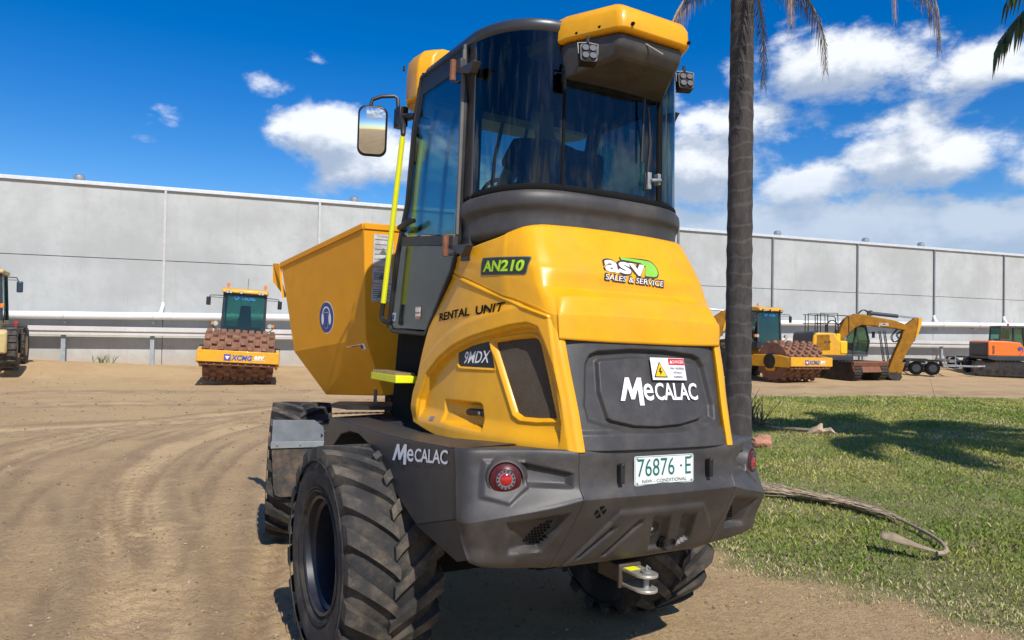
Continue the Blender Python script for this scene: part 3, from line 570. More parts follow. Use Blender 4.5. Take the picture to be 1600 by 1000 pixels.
# ---- wheels
def wheel(c, M=None, mirror=False, phase=0.):
    D_ = .585; W_ = .25
    wroot = MB()
    prof = [(-.17,.305),(-.20,.315),(-.225,.345),(-.243,.40),(-.248,.46),(-.238,.505),(-.215,.535),(-.17,.548),(0,.552),(.17,.548),(.215,.535),(.238,.505),(.248,.46),(.243,.40),(.225,.345),(.20,.315),(.17,.305)]
    root = empty('wheel'); root.parent = DU
    T_ = (M or Matrix.Identity(4)) @ Matrix.Translation(c); root.matrix_local = T_
    mb = MB(); mb.lathe(prof, 96, closed=True)
    for rr_ in (.335, .352, .50): mb.lathe([(-.2475+.012*(rr_ < .36)-.006*(rr_ > .4), rr_), (-.2535+.014*(rr_ < .36)-.004*(rr_ > .4), rr_+.005), (-.2475+.010*(rr_ < .36)-.006*(rr_ > .4), rr_+.010)], 96, closed=True)
    NL = 19
    for k in range(NL):
        for sd in (-1, 1):
            a0 = phase+2*PI*(k+(.5 if sd > 0 else 0))/NL; K = 9; P = []
            for i in range(K+1):
                s_ = i/K; xx = sd*(-.012+.262*min(1, s_*1.12)); a = a0 - .40*s_**.85   # lugs sweep backwards from the crown
                hw = .052+.022*s_; top = .583-.006*s_**3; bot = .535
                if s_ > .88: xx = sd*(.250+.004*(s_-.88)/.12); top = .578-.045*(s_-.88)/.12; bot = .50
                ring = []
                for (r_, q) in ((bot, -hw*1.35), (top, -hw), (top, hw), (bot, hw*1.35)):
                    ring.append((xx, r_*math.cos(a+q), r_*math.sin(a+q)))
                P.append(ring)
            if sd > 0: P = P[::-1]
            o = len(mb.v); mb.v += [tuple(p) for r_ in P for p in r_]
            for i in range(K):
                for j in range(3): mb.f.append((o+i*4+j, o+i*4+j+1, o+i*4+5+j, o+i*4+4+j)); mb.m.append(1 if j == 1 else 0)
            mb.f += [(o, o+3, o+2, o+1), (o+K*4, o+K*4+1, o+K*4+2, o+K*4+3)]; mb.m += [0, 0]
    mb.build('tyre', [RUB, RUBT], root, smooth=38)
    s_ = 1 if mirror else -1
    rim = MB(); rim.lathe([(s_*q[0], q[1]) for q in [(.20,.300),(.215,.318),(.222,.312),(.215,.296),(.18,.286),(.165,.270),(.10,.262),(.06,.262),(.045,.240),(-.02,.235),(-.05,.20),(-.06,.13),(-.03,.12),(-.02,.075),(.02,.07),(.03,.03)]], 64, cap0=False); 
    o_ = rim.build('rim', RIM, root, smooth=30)
    nb = MB()
    for k in range(10):
        a = 2*PI*k/10; nb.lathe([(s_*-.055, .013), (s_*-.03, .013), (s_*-.022, .009)], 6, c=(0, .165*math.cos(a), .165*math.sin(a)))
    nb.build('wheel_nuts', STEEL, root)
    return root
wheel((-.95, 0, .585), phase=.11); wheel((.95, 0, .585), mirror=True, phase=.25)
wheel((-.95, 1.25, .585), FM, phase=.3); wheel((.95, 1.25, .585), FM, mirror=True, phase=.05)

# ---- chassis underneath
ch = MB(); ch.box((-.40, -.90, .66), (.40, 1.15, 1.18)); ch.box((-.68, -.16, .45), (.68, .16, .72)); ch.box((-.60, .35, .95), (.60, .95, 1.20)); ch.box((-.52, -1.10, .74), (.52, -.9, 1.0))
ch.box((-.30, .9, .62), (.30, 1.25, .95)); ch.box((-.50, -1.12, .73), (-.1, -1.0, .80)); ch.box((.1, -1.12, .72), (.34, -1.0, .80))
ch.build('chassis', BLKM, DU, bevel=.015)
fc = MB(); fc.box((-.33, -.1, .55), (.33, 1.7, .98)); fc.box((-.68, 1.1, .45), (.68, 1.4, .72)); fc.box((-.30, .1, .95), (.30, .5, 1.32)); fc.box((-.2, .25, .95), (.2, 1.5, 1.26))
fc.build('front_chassis', BLKM, DU, M=FM, bevel=.015)
sp_ = MB(); sp_.tube([(0, .0, .8), (.0, .25, .82)], .12, 16); sp_.build('pivot', BLK, DU, M=FM)
# dark tower under the cab, steps and plate
tw = MB(); tw.hexa([(-.56, -.20, 1.16), (.56, -.20, 1.16), (.56, .62, 1.16), (-.56, .62, 1.16), (-.60, -.30, 1.80), (.60, -.30, 1.80), (.60, .45, 1.80), (-.60, .45, 1.80)]); tw.build('cab_base', BLKM, DU, bevel=.01)
st = MB(); st.box((-.74, .10, 1.505), (-.60, .52, 1.55)); st.build('step', FLUO, DU, bevel=.004)
st = MB()
for k in range(12): st.box((-.74, .12+.033*k, 1.552), (-.61, .133+.033*k, 1.566))
st.build('step_teeth', mat('step_grip', (.30, .22, .12), .6, .4), DU, smooth=0)
hp = MB(); hp.prism([(-.85, .62), (-.45, .55), (-.45, .9), (-.80, .95), (-.9, .8)], 1.30, 1.325, 'z'); hp.tube([(-.62, .75, 1.32), (-.62, .75, 1.42)], .012, 8); hp.build('deck_plate', BLK, DU)

# ---- fenders (left one drawn, right one mirrored)
FXO = .91
def fender(sg):
    arch = [(.93,1.0),(.905,.985),(.70,1.066),(.55,1.158),(.38,1.196),(.22,1.200),(.04,1.165),(-.10,1.10),(-.26,1.024),(-.67,.876)]
    poly = [(-1.055,1.297),(-.65,1.272),(-.25,1.252),(.78,1.238),(.872,1.11)]+arch+[(-1.11,1.0)]
    mb = MB(); mb.prism(poly, -FXO, -FXO+.022, 'x')
    # deck on top, front skirt and the arch lip
    top = [(-1.055,1.297),(-.65,1.272),(-.25,1.252),(.78,1.238)]
    for (a, b) in zip(top[:-1], top[1:]):
        mb.add([(-FXO+.001, a[0], a[1]), (-FXO+.001, b[0], b[1]), (-.40, b[0]+(.02 if b[0] > .5 else 0), b[1]+.022), (-.40, a[0], a[1]+.015)], [(0, 1, 2, 3)])
    mb.add([(-FXO+.001, .78, 1.238), (-.40, .80, 1.26), (-.40, .93, .98), (-FXO+.001, .905, .985)], [(0, 1, 2, 3)])
    for a, b in zip(arch[:-1], arch[1:]): mb.add([(-FXO+.01, a[0], a[1]), (-FXO+.01, b[0], b[1]), (-.62, b[0], b[1]), (-.62, a[0], a[1])], [(0, 1, 2, 3)])
    # lower tuck
    mb.add([(-FXO, -.67, .876), (-FXO, -1.11, 1.0), (-.875, -1.155, .835), (-.875, -1.05, .80)], [(0, 1, 2, 3)])
    mb.add([(-.62, -.67, .876), (-FXO, -.67, .876), (-.875, -1.05, .80), (-.62, -1.05, .80)], [(0, 1, 2, 3)])
    if sg > 0: mb.v = [(-x, y, z) for x, y, z in mb.v]
    return mb.build('fender', DKG, DU, bevel=.006, smooth=25)
fl = fender(-1); fender(1)
cap_ = MB(); cap_.cbox((-.912, .17, 1.225), (.012, .07, .03)); 
q = MB(); q.tube([(-.90+.024*k, .785, 1.262) for k in range(17)], [.006*(1 if k % 2 else .55) for k in range(17)], 5); q.build('grip_strip', RUSTY, DU)

dk = MB(); dk.add([(-.90,-1.0,1.287),(-.868,-1.12,1.291),(-.735,-1.19,1.295),(-.59,-1.285,1.299),(-.47,-1.345,1.301),(.47,-1.345,1.301),(.59,-1.285,1.299),(.735,-1.19,1.295),(.868,-1.12,1.291),(.90,-1.0,1.287),(.45,-.7,1.275),(-.45,-.7,1.275)], [tuple(range(12))]); dk.build('rear_deck', DKG, DU, solid=.01, smooth=0)
# ---- bumper: loft of column profiles from the side seam round to the middle
colsL = [
 [(-.885,-1.00,1.285),(-.912,-1.052,1.297),(-.913,-1.07,1.22),(-.914,-1.09,1.10),(-.918,-1.112,1.005),(-.914,-1.118,.98),(-.898,-1.135,.90),(-.872,-1.15,.825),(-.80,-1.02,.80)],
 [(-.84,-1.06,1.29),(-.865,-1.125,1.300),(-.872,-1.14,1.22),(-.882,-1.165,1.11),(-.900,-1.195,1.02),(-.895,-1.20,.99),(-.86,-1.185,.90),(-.815,-1.165,.805),(-.76,-1.02,.79)],
 [(-.70,-1.12,1.295),(-.73,-1.195,1.305),(-.735,-1.205,1.22),(-.74,-1.24,1.13),(-.755,-1.290,1.055),(-.75,-1.292,1.025),(-.72,-1.24,.90),(-.69,-1.175,.787),(-.66,-1.03,.775)],
 [(-.57,-1.21,1.30),(-.585,-1.29,1.310),(-.585,-1.295,1.22),(-.585,-1.32,1.15),(-.590,-1.358,1.088),(-.588,-1.355,1.055),(-.575,-1.26,.90),(-.565,-1.175,.775),(-.55,-1.03,.765)],
 [(-.455,-1.28,1.30),(-.466,-1.357,1.310),(-.465,-1.362,1.23),(-.463,-1.370,1.16),(-.458,-1.395,1.115),(-.460,-1.390,1.085),(-.475,-1.28,.90),(-.49,-1.178,.765),(-.48,-1.03,.755)]]
colsC = [colsL[-1]]+[[(x_*k, y_-(.0+.012*(1-k)), z_) for x_, y_, z_ in colsL[-1]] for k in (.66, .33, 0.)]
def bump_disp(P, corner):
    X_, Y_, Z_ = P[..., 0], P[..., 1], P[..., 2]
    d = np.zeros(X_.shape)
    if corner:
        pk = sdf([(-.776,1.015),(-.635,1.035),(-.490,1.052),(-.505,.96),(-.551,.858),(-.727,.850)], X_, Z_)
        d += .060*ss(pk, 0, .030)*(.35+.65*ss(X_, -.76, -.56))
        sc = sdf([(-.70,1.262),(-.50,1.224),(-.478,1.215),(-.485,1.148),(-.66,1.150)], X_, Z_)
        d += .034*ss(sc, 0, .022)
        d -= .016*ss(sdf([(-.86,1.10),(-.835,1.265),(-.66,1.268),(-.655,1.15),(-.75,1.075)], X_, Z_), 0, .02)
    else:
        ax = np.abs(X_-.02)
        shd = sdf([(-.435,.74),(-.235,1.040),(.275,1.040),(.415,.90),(.44,.74)], X_, Z_)
        d -= .016*ss(shd, 0, .008)
        inn = sdf([(-.36,.83),(-.215,1.022),(.258,1.022),(.36,.90),(.34,.80)], X_, Z_)
        for pl in ([(-.20,.80),(-.245,.80),(-.11,.985),(-.06,.985)], [(-.035,.995),(.078,.990),(.165,.80),(.045,.80)], [(.142,.995),(.256,.985),(.30,.84),(.225,.80)], [(-.345,.80),(-.385,.80),(-.25,.965),(-.20,.965)]):
            d += .030*ss(sdf(pl, X_, Z_), -.002, .02)
    Q = P.copy(); Q[..., 1] += d; return Q
G = loft(colsL, 34, 16); G = bump_disp(G, True); mb = MB(); mb.grid(G); bl = mb.build('bumper_corner', DKP, DU, solid=.02, smooth=50)
mb = MB(); mb.grid(G*np.array([-1, 1, 1])); mb.build('bumper_corner', DKP, DU, solid=.02, smooth=50)
Gc = loft(colsC, 44, 16); Gm = Gc[::-1][1:]*np.array([-1, 1, 1]); G2 = np.concatenate([Gc, Gm]); G2[..., 0] *= .990
G2 = bump_disp(G2, False); mb = MB(); mb.grid(G2); bc = mb.build('bumper_centre', DKP, DU, solid=.02, smooth=50)
def bvh_of(o): me = o.data; return BVHTree.FromPolygons([v.co[:] for v in me.vertices], [tuple(p.vertices) for p in me.polygons])
BC = bvh_of(bc); BLH = bvh_of(bl)
def hit(b, o, d, off=.003):
    r_ = b.ray_cast(Vector(o), Vector(d)); return tuple(r_[0]-Vector(d)*off) if r_[0] else tuple(o)
# perforated air grille in the corner pocket
for sg in (-1, 1):
    gp = [(-.653,.899),(-.619,.969),(-.559,1.013),(-.515,1.005),(-.533,.902),(-.553,.867)]; mb = MB(); rr_ = .0088
    for i in range(16):
        for j in range(16):
            cx = -.66+.0165*i+(.00825 if j % 2 else 0); cz = .865+.0145*j
            if sdf(gp, np.array([cx]), np.array([cz]))[0] < .010: continue
            pts_ = [(cx+.0072*math.cos(PI*k/3+.52), cz+.0072*math.sin(PI*k/3+.52)) for k in range(6)]
            mb.add([hit(BLH, (a, -2, b), (0, 1, 0), .0015) for a, b in pts_], [tuple(range(6))])
    if sg > 0: mb.v = [(-x, y, z) for x, y, z in mb.v]
    mb.build('grille_holes', BLKM, DU, smooth=0)
# tail lamps
lc = Vector((-.748, -1.225, 1.185))
for sg in (-1, 1):
    n_ = Vector((-.42, -.90, .02)); n_.normalize()
    if sg > 0: c_ = Vector((-lc.x, lc.y, lc.z)); n_ = Vector((-n_.x, n_.y, n_.z))
    else: c_ = lc
    Mx = Matrix.Translation(c_) @ n_.to_track_quat('Z', 'Y').to_matrix().to_4x4()
    hb = MB(); hb.lathe([(-.09, .118), (-.01, .092), (.012, .082), (.014, .074), (.002, .070)], 40, 'z'); h_ = hb.build('lamp_housing', DKP, DU, M=Mx, smooth=35)
    r1 = MB(); r1.lathe([(.003, .070), (.016, .067), (.021, .045), (.022, .044)], 40, 'z'); r1.build('tail_lamp', REDD, DU, M=Mx)
    r2 = MB(); r2.lathe([(.0225, .041), (.0235, .030)], 36, 'z'); r2.build('lamp_ring', LREF, DU, M=Mx)
    r3 = MB(); r3.lathe([(.0235, .026), (.029, .018), (.030, .003)], 30, 'z'); r3.build('lamp_centre', REDL, DU, M=Mx)
    r4 = MB()
    for k in range(14):
        a = 2*PI*k/14; r4.lathe([(.024, .0042), (.026, .0025)], 8, 'z', c=(.0355*math.cos(a), .0355*math.sin(a), 0))
    r4.build('lamp_beads', REDD, DU, M=Mx)
# number plate
NP = empty('number_plate'); NP.parent = DU
po = plane_fn((.012, -1.378, 1.212), (1, 0, 0), (0, .05, 1), (0, -1, 0), 0)
mb = MB(); rr_ = rrect(.362, .132, .010); mb.prism(rr_, 0, .003, 'z'); 
MPL = Matrix(((1, 0, 0, .012), (0, .05, -1, -1.378), (0, .998, .05, 1.212), (0, 0, 0, 1)))
mb.build('plate', PLW, NP, M=MPL, smooth=0)
f_ = lambda a, b: tuple(MPL @ Vector((a, b, .0042)))
decal_text('76876 E', f_, w=.305, h=.078, bold=-.012, space=1.05, cy=.5).build
mb = decal_text('76876', lambda a, b: f_(a-.052, b+.014), w=.222, h=.080); mb = decal_text('E', lambda a, b: f_(a+.145, b+.014), w=.036, h=.080, mb=mb); mb.add([f_(.100+.006*math.cos(k), .014+.006*math.sin(k)) for k in np.arange(0, 6.2, .7)], [tuple(range(9))]); mb.build('registration_characters', TEAL, NP, smooth=0)
mb = decal_text('NSW - CONDITIONAL', lambda a, b: f_(a, b-.048), w=.27, h=.0155); mb.build('plate_caption', mat('plate_caption_ink', (.02, .05, .05), .5), NP, smooth=0)
bd = MB()
for a, b, c, d in ((-.176, .061, .176, .0628), (-.176, -.0628, .176, -.061), (-.1778, -.061, -.176, .061), (.176, -.061, .1778, .061)): bd.add([f_(a, b), f_(c, b), f_(c, d), f_(a, d)], [(0, 1, 2, 3)])
bd.build('plate_border', TEAL, NP, smooth=0)
sc_ = MB()
for a in (-.165, .165):
    for b in (-.055, .055): sc_.lathe([(.003, .005), (.007, .004), (.008, .002)], 8, 'z', c=(a, b, 0))
sc_.build('plate_screws', STEEL, NP, M=MPL)
for x_ in (-.249, .291):     # little vertical lamps either side of the plate
    q = MB(); q.box((x_-.012, -1.402, 1.165), (x_+.012, -1.372, 1.25)); q.tube([(x_, -1.395, 1.255), (x_, -1.395, 1.235)], .011, 8); q.build('plate_lamp', BLK, DU, bevel=.004)
# exhaust, camera hole, cross vent, tow hitch
q = MB(); hx = hit(BC, (.02, -2, .918), (0, 1, 0), -.004); Mx = Matrix.Translation(hx) @ Vector((-.1, -.85, -.5)).to_track_quat('Z', 'Y').to_matrix().to_4x4()
q.lathe([(-.03, .047), (.004, .047), (.010, .040), (.004, .034)], 24, 'z', M=Mx); q.build('reversing_camera', BLK, DU, smooth=30)
q = MB(); q.lathe([(-.010, .016), (.006, .014), (.012, .004)], 14, 'z', M=Mx); q.build('camera_lens', CHR, DU)
q = MB(); hx = Vector((.165, -1.245, .838)); q.lathe([(-.12, .036), (.030, .036), (.030, .031), (-.08, .030)], 24, 'z', M=Matrix.Translation(hx) @ Vector((-.05, -1, -.35)).to_track_quat('Z', 'Y').to_matrix().to_4x4()); q.build('exhaust_pipe', mat('exhaust_steel', (.07, .065, .06), .5, .6, var=.3), DU); q = MB(); q.lathe([(-.02, .055), (.012, .055), (.014, .048), (-.005, .044)], 24, 'z', M=Matrix.Translation((.165, -1.245, .838)) @ Vector((-.05, -.85, -.5)).to_track_quat('Z', 'Y').to_matrix().to_4x4()); q.build('exhaust_hole', BLKM, DU)
q = MB()
for k in range(4):
    a0 = PI/4+PI/2*k+.22; arc = [(.004*math.cos(a0+.55), .004*math.sin(a0+.55))]+[(.030*math.cos(a0+j*.19), .030*math.sin(a0+j*.19)) for j in range(7)]
    q.add([hit(BC, (-.345+a, -2, 1.043+b), (0, 1, 0), .0015) for a, b in arc], [tuple(range(8))])
q.build('cross_vent', BLKM, DU, smooth=0)
HT = empty('tow_hitch'); HT.parent = DU
q = MB(); q.box((-.085, -1.20, .625), (.045, -1.185, .735)); q.box((-.06, -1.185, .64), (.03, -1.0, .72)); q.build('hitch_plate', mat('hitch_steel', (.10, .075, .055), .7, .3, var=.3), HT, bevel=.003)
for z_ in (.638, .706):
    q = MB(); pl = [(-.072, -1.20), (-.072, -1.30)]+[(-.015+.058*math.cos(R(a)), -1.305+.058*math.sin(R(a))) for a in range(-170, 0, 17)]+[(.043, -1.30), (.043, -1.20)]; q.prism(pl, z_, z_+.014, 'z'); q.build('hitch_jaw', ZINC, HT, bevel=.003)
q = MB(); q.tube([(-.015, -1.31, .625), (-.015, -1.31, .735)], .014, 14); q.tube([(-.015, -1.31, .722), (-.015, -1.31, .732)], .026, 14); q.tube([(-.025, -1.32, .733), (-.005, -1.30, .750), (.012, -1.305, .735)], .005, 6); q.build('hitch_pin', STEEL, HT)
q = MB(); q.box((-.065, -1.25, .7205), (.0, -1.205, .722)); q.build('hitch_sticker', FLUO, HT, smooth=0)

# ---- yellow bonnet: side panels
def XS(y, z): return -(.70-.06*(z-1.3)/.85-.2*np.maximum(0, (-.5-y)/.84)**1.6)
arch_p = [(-.149,1.30),(-.149,1.334),(-.155,1.434),(-.232,1.57),(-.362,1.66),(-.518,1.728),(-.666,1.774),(-.794,1.803),(-.952,1.838),(-1.054,1.850),(-1.112,1.834),(-1.150,1.776),(-1.208,1.672),(-1.253,1.548),(-1.286,1.416),(-1.29,1.30)]
vent_p = [(-.805,1.770),(-.94,1.790),(-1.060,1.800),(-1.090,1.79),(-1.110,1.765),(-1.160,1.64),(-1.236,1.437),(-1.13,1.425),(-1.037,1.422),(-.998,1.440),(-.949,1.524),(-.88,1.64),(-.815,1.745)]
badge_p = [(-.506,1.705),(-.64,1.748),(-.765,1.772),(-.785,1.755),(-.830,1.640),(-.545,1.635),(-.525,1.645)]
hand_p = [(-.40,1.458),(-.745,1.470),(-.772,1.455),(-.815,1.331),(-.425,1.333)]
nu, nv = 300, 170
U_, V_ = np.meshgrid(np.linspace(0, 1, nu), np.linspace(0, 1, nv), indexing='ij')
yf = -.045-.02*V_-.29*V_**2.4; yf = np.where(V_ < .12, yf-.03*(1-V_/.12)**2, yf)
yr = -1.354+(1.354-1.181)*V_
Yg = yf+(yr-yf)*U_; zb = 1.306-.054*np.sin(PI*np.clip(U_, 0, 1))**.9; zt = 2.150-.249*U_; Zg = zb+(zt-zb)*V_
Xg = XS(Yg, Zg)
af = ss(Zg, 1.31, 1.40)
a_s = sdf(arch_p, Yg, Zg); dep = .030*ss(a_s, 0, .016)*af
dep -= .014*ss(-a_s, .005, .02)*(1-ss(-a_s, .085, .125))*af*(1-ss(Yg*-1, 1.22, 1.32))
v_s = sdf(vent_p, Yg, Zg); dep += .020*ss(v_s, .0, .008); dep -= .010*np.exp(-((v_s+.012)/.008)**2)
b_s = sdf(badge_p, Yg, Zg); dep += .004*ss(b_s, 0, .006)-.006*np.exp(-((b_s+.008)/.006)**2)
h_s = sdf(hand_p, Yg, Zg); dep += .055*ss(h_s, .0, .022)*(.25+.75*ss(-Yg, .41, .70))
dep -= .008*np.exp(-((V_-.985)/.01)**2)
dep += .010*(1-ss(U_, 0, .012))+.015*ss(U_, .985, 1)
SP = np.stack([Xg+dep, Yg, Zg], -1)
# round the rear corner on to the back
cc = []
for k, (dx, dy) in enumerate(((.006, -.006), (.018, -.012), (.034, -.014), (.046, -.010), (.050, .02))):
    c = SP[-1].copy(); c[:, 0] += dx; c[:, 1] += dy; cc.append(c)
SP2 = np.concatenate([SP, np.array(cc)])
mb = MB(); mb.grid(SP2); sp_l = mb.build('side_panel', YEL, DU, solid=.006, smooth=50)
mb = MB(); mb.grid(SP2*np.array([-1, 1, 1])); mb.build('side_panel', YEL, DU, solid=.006, smooth=50)
BS = bvh_of(sp_l)
def sidef(y0, z0, ang, off=.003, b=None, sg=-1):
    ca_, sa = math.cos(R(ang)), math.sin(R(ang))
    def f(u, v):
        y = y0-(u*ca_-v*sa); z = z0+(u*sa+v*ca_); p_ = hit(b or BS, (-2, y, z), (1, 0, 0), off); return p_
    return f
def tess(poly, st=.02):     # polygon as small cells so it can follow a curved face
    xs_ = [p[0] for p in poly]; ys_ = [p[1] for p in poly]; b = bmesh.new(); vs = [b.verts.new((*p, 0)) for p in poly]; b.faces.new(vs)
    for ax, lo, hi in ((0, min(xs_), max(xs_)), (1, min(ys_), max(ys_))):
        k = lo+st
        while k < hi:
            n = (1, 0, 0) if ax == 0 else (0, 1, 0); c = (k, 0, 0) if ax == 0 else (0, k, 0)
            bmesh.ops.bisect_plane(b, geom=b.verts[:]+b.edges[:]+b.faces[:], plane_co=c, plane_no=n); k += st
    b.verts.index_update(); v = [q.co[:2] for q in b.verts]; f = [tuple(q.index for q in fc_.verts) for fc_ in b.faces]; b.free(); return v, f
for sg in (-1, 1):
    v, f = tess([(a, b) for a, b in vent_p], .03); vv = [(float(XS(np.array(a), np.array(b)))+.030+.0135, a, b) for a, b in v]
    if sg > 0: vv = [(-x, y, z) for x, y, z in vv]
    mb = MB(); mb.add(vv, f); mb.build('vent_mesh', MESHB, DU, smooth=60)
    v, f = tess(badge_p, .03); vv = [(float(XS(np.array(a), np.array(b)))+.030+.0005, a, b) for a, b in v]
    if sg > 0: vv = [(-x, y, z) for x, y, z in vv]
    mb = MB(); mb.add(vv, f); bdg = mb.build('model_badge', BLK, DU, smooth=60)
    if sg < 0: BB = bvh_of(bdg)
fb = sidef(-.685, 1.690, 4, .002, BB)
decal_text('9MDX', fb, w=.215, h=.062, bold=.012, shear=.28).build('badge_lettering', WHT, DU, smooth=0)
q = MB(); hx = -.600; q.tube([(hx, -.58, 1.405), (hx-.012, -.66, 1.412), (hx, -.80, 1.418)], [.020, .018, .016], 10); q.tube([(hx, -.585, 1.405), (hx+.06, -.585, 1.405)], .026, 12); q.build('side_latch', BLK, DU)
q = MB(); q.lathe([(0, .012), (-.012, .010), (-.014, .003)], 12, 'x', c=(hx-.012, -.725, 1.412)); q.build('latch_key', STEEL, DU)
decal_text('RENTAL', sidef(-.465, 1.906, 5.0), w=.335, h=.044, bold=.024).build('rental_lettering', BLKM, DU, smooth=0); decal_text('UNIT', sidef(-.790, 1.933, 5.0), w=.215, h=.044, bold=.024).build('unit_lettering', BLKM, DU, smooth=0)
v, f = tess(rrect(.05, .022, .002), .05); g_ = sidef(-.315, 1.345, 6); mb = MB(); mb.add([g_(a, b) for a, b in v], f); mb.build('small_label', STEEL, DU, smooth=0)

# ---- bonnet lid
cols = [
 [(-.640,-.345,2.165),(-.642,-.347,2.162),(-.645,-.350,2.160),(-.648,-.352,2.158),(-.650,-.354,2.156),(-.652,-.356,2.154),(-.650,-.358,2.147)],
 [(-.645,-.565,2.238),(-.646,-.566,2.20),(-.645,-.568,2.170),(-.643,-.57,2.145),(-.644,-.572,2.125),(-.644,-.574,2.094),(-.639,-.578,2.082)],
 [(-.585,-.800,2.290),(-.600,-.812,2.220),(-.610,-.825,2.150),(-.612,-.835,2.095),(-.611,-.842,2.050),(-.608,-.850,2.006),(-.602,-.855,1.994)],
 [(-.545,-.885,2.325),(-.562,-.925,2.230),(-.568,-.970,2.140),(-.566,-1.005,2.065),(-.560,-1.030,2.015),(-.560,-1.050,1.955),(-.552,-1.060,1.935)],
 [(-.480,-.935,2.345),(-.505,-1.010,2.225),(-.520,-1.070,2.120),(-.518,-1.110,2.035),(-.518,-1.150,1.975),(-.518,-1.195,1.895),(-.508,-1.208,1.800)],
 [(-.400,-.958,2.352),(-.415,-1.030,2.230),(-.405,-1.102,2.115),(-.395,-1.115,2.035),(-.420,-1.196,1.996),(-.470,-1.232,1.895),(-.470,-1.236,1.792)],
 [(-.22,-.972,2.356),(-.225,-1.040,2.235),(-.23,-1.116,2.113),(-.23,-1.120,2.035),(-.24,-1.209,1.999),(-.25,-1.243,1.900),(-.25,-1.246,1.788)],
 [(0,-.975,2.358),(0,-1.042,2.236),(0,-1.118,2.115),(0,-1.122,2.036),(0,-1.212,2.000),(0,-1.246,1.902),(0,-1.249,1.787)]]
cols = np.array(cols); lp_ = lambda a, b, k: a+(b-a)*k
cols = [cols[0], cols[1], cols[2], lp_(cols[2], cols[3], .55), lp_(lp_(cols[2], cols[3], 1), cols[4], .30), lp_(cols[3], cols[4], .80), lp_(cols[4], cols[5], .25), lp_(cols[4], cols[5], .9), cols[6], cols[7]]
cols = [[r[0], r[1], lp_(r[1], r[2], .7), r[2], lp_(r[2], r[3], .8), lp_(r[3], r[4], .10), lp_(r[3], r[4], .84), lp_(r[4], r[5], .16), lp_(r[4], r[5], .8), r[5], r[6]] for r in cols]
G = loft(cols, 14, 9); Gm = G[::-1][1:]*np.array([-1, 1, 1]); G = np.concatenate([G, Gm])
mb = MB(); mb.grid(G); lid = mb.build('bonnet_lid', YEL, DU, solid=.008, smooth=60); BLID = bvh_of(lid)
fa = sidef(-.862, 2.140, -1.5, .003, BLID)
for nm, wd_, ht, m_, k in (('fleet_number_plate', .312, .088, LREF, .003), ('plate_field', .304, .080, DGRN, .0042)):
    fa = sidef(-.862, 2.140, -1.5, k, BLID); v, f = tess(rrect(wd_, ht, .012), .02); mb = MB(); mb.add([fa(a, b) for a, b in v], f); mb.build(nm, m_, DU, smooth=0)
fa = sidef(-.862, 2.140, -1.5, .006, BLID); decal_text('AN210', fa, w=.272, h=.057, bold=.035).build('fleet_number', GRN, DU, smooth=0)
def rearf(x0, z0, ang, off, b):
    ca_, sa = math.cos(R(ang)), math.sin(R(ang))
    return lambda u, v: hit(b, (x0+u*ca_-v*sa, -2.2, z0+u*sa+v*ca_), (0, 1, 0), off)
LB = mat('logo_brown', (.05, .03, .018), .5)
fo = lambda dx, dz, o_: rearf(-.005+dx, 2.142+dz, -1.5, o_, BLID)
decal_text('asv', fo(-.020, .020, .003), w=.285, h=.080, bold=.075, shear=.12).build('logo_outline', LB, DU, smooth=0)
def swoosh(o_, e):
    P = [(-.03-e, .065-e*.0), (.11, .065+e)]+[(.145+(.045+e)*math.cos(R(a)), .022+(.043+e)*math.sin(R(a))) for a in range(80, -91, -17)]+[(.09-e, -.022-e), (.12, .035-e), (.09, .048-e), (-.03-e, .052-e)]
    v, f = tess(P, .02); g_ = fo(0, 0.012, o_); mb = MB(); mb.add([g_(a, b) for a, b in v], f); return mb
swoosh(.0030, .007).build('logo_swoosh_outline', LB, DU, smooth=0); swoosh(.0042, 0).build('logo_swoosh', mat('logo_green', (.22, .52, .06), .5), DU, smooth=0)
decal_text('asv', fo(-.020, .020, .0056), w=.265, h=.064, bold=.03, shear=.12).build('logo_letters', WHT, DU, smooth=0)
decal_text('SALES & SERVICE', fo(.018, -.040, .003), w=.385, h=.042, bold=.075, shear=.1).build('logo_caption_outline', LB, DU, smooth=0)
decal_text('SALES & SERVICE', fo(.018, -.040, .0050), w=.370, h=.027, bold=.0, shear=.1).build('logo_caption', WHT, DU, smooth=0)
# grey tailgate panel with the pressed shield
nu, nv = 260, 150; U_, V_ = np.meshgrid(np.linspace(-1, 1, nu), np.linspace(0, 1, nv), indexing='ij')
Zt = 1.305+(1.790-1.305)*V_; wd_ = .452+.030*V_**.8; Xt = U_*wd_; Yt = -1.228-(1.790-Zt)*.27-.012*(1-U_**2)+.030*np.abs(U_)**6
ringp = [(-.345,1.735),(-.30,1.752),(-.10,1.768),(.10,1.768),(.30,1.752),(.345,1.735),(.375,1.69),(.405,1.50),(.392,1.425),(.30,1.400),(.15,1.375),(0,1.370),(-.15,1.375),(-.30,1.400),(-.392,1.425),(-.405,1.50),(-.375,1.69)]
insp = [(-.305,1.700),(-.285,1.712),(-.12,1.728),(.0,1.732),(.14,1.728),(.305,1.712),(.325,1.700),(.330,1.56),(.305,1.435),(.285,1.425),(.15,1.400),(.0,1.392),(-.13,1.398),(-.265,1.425),(-.285,1.437),(-.315,1.56)]
rs_ = sdf(ringp, Xt, Zt); is_ = sdf(insp, Xt, Zt)
dd_ = .030*ss(rs_, 0, .028)-.022*ss(is_, 0, .016)
dd_ -= .018*(1-ss(Zt, 1.372, 1.398))*ss(Zt, 1.30, 1.31)*1.0
dd_ += .004*(1-ss(Zt, 1.30, 1.312))
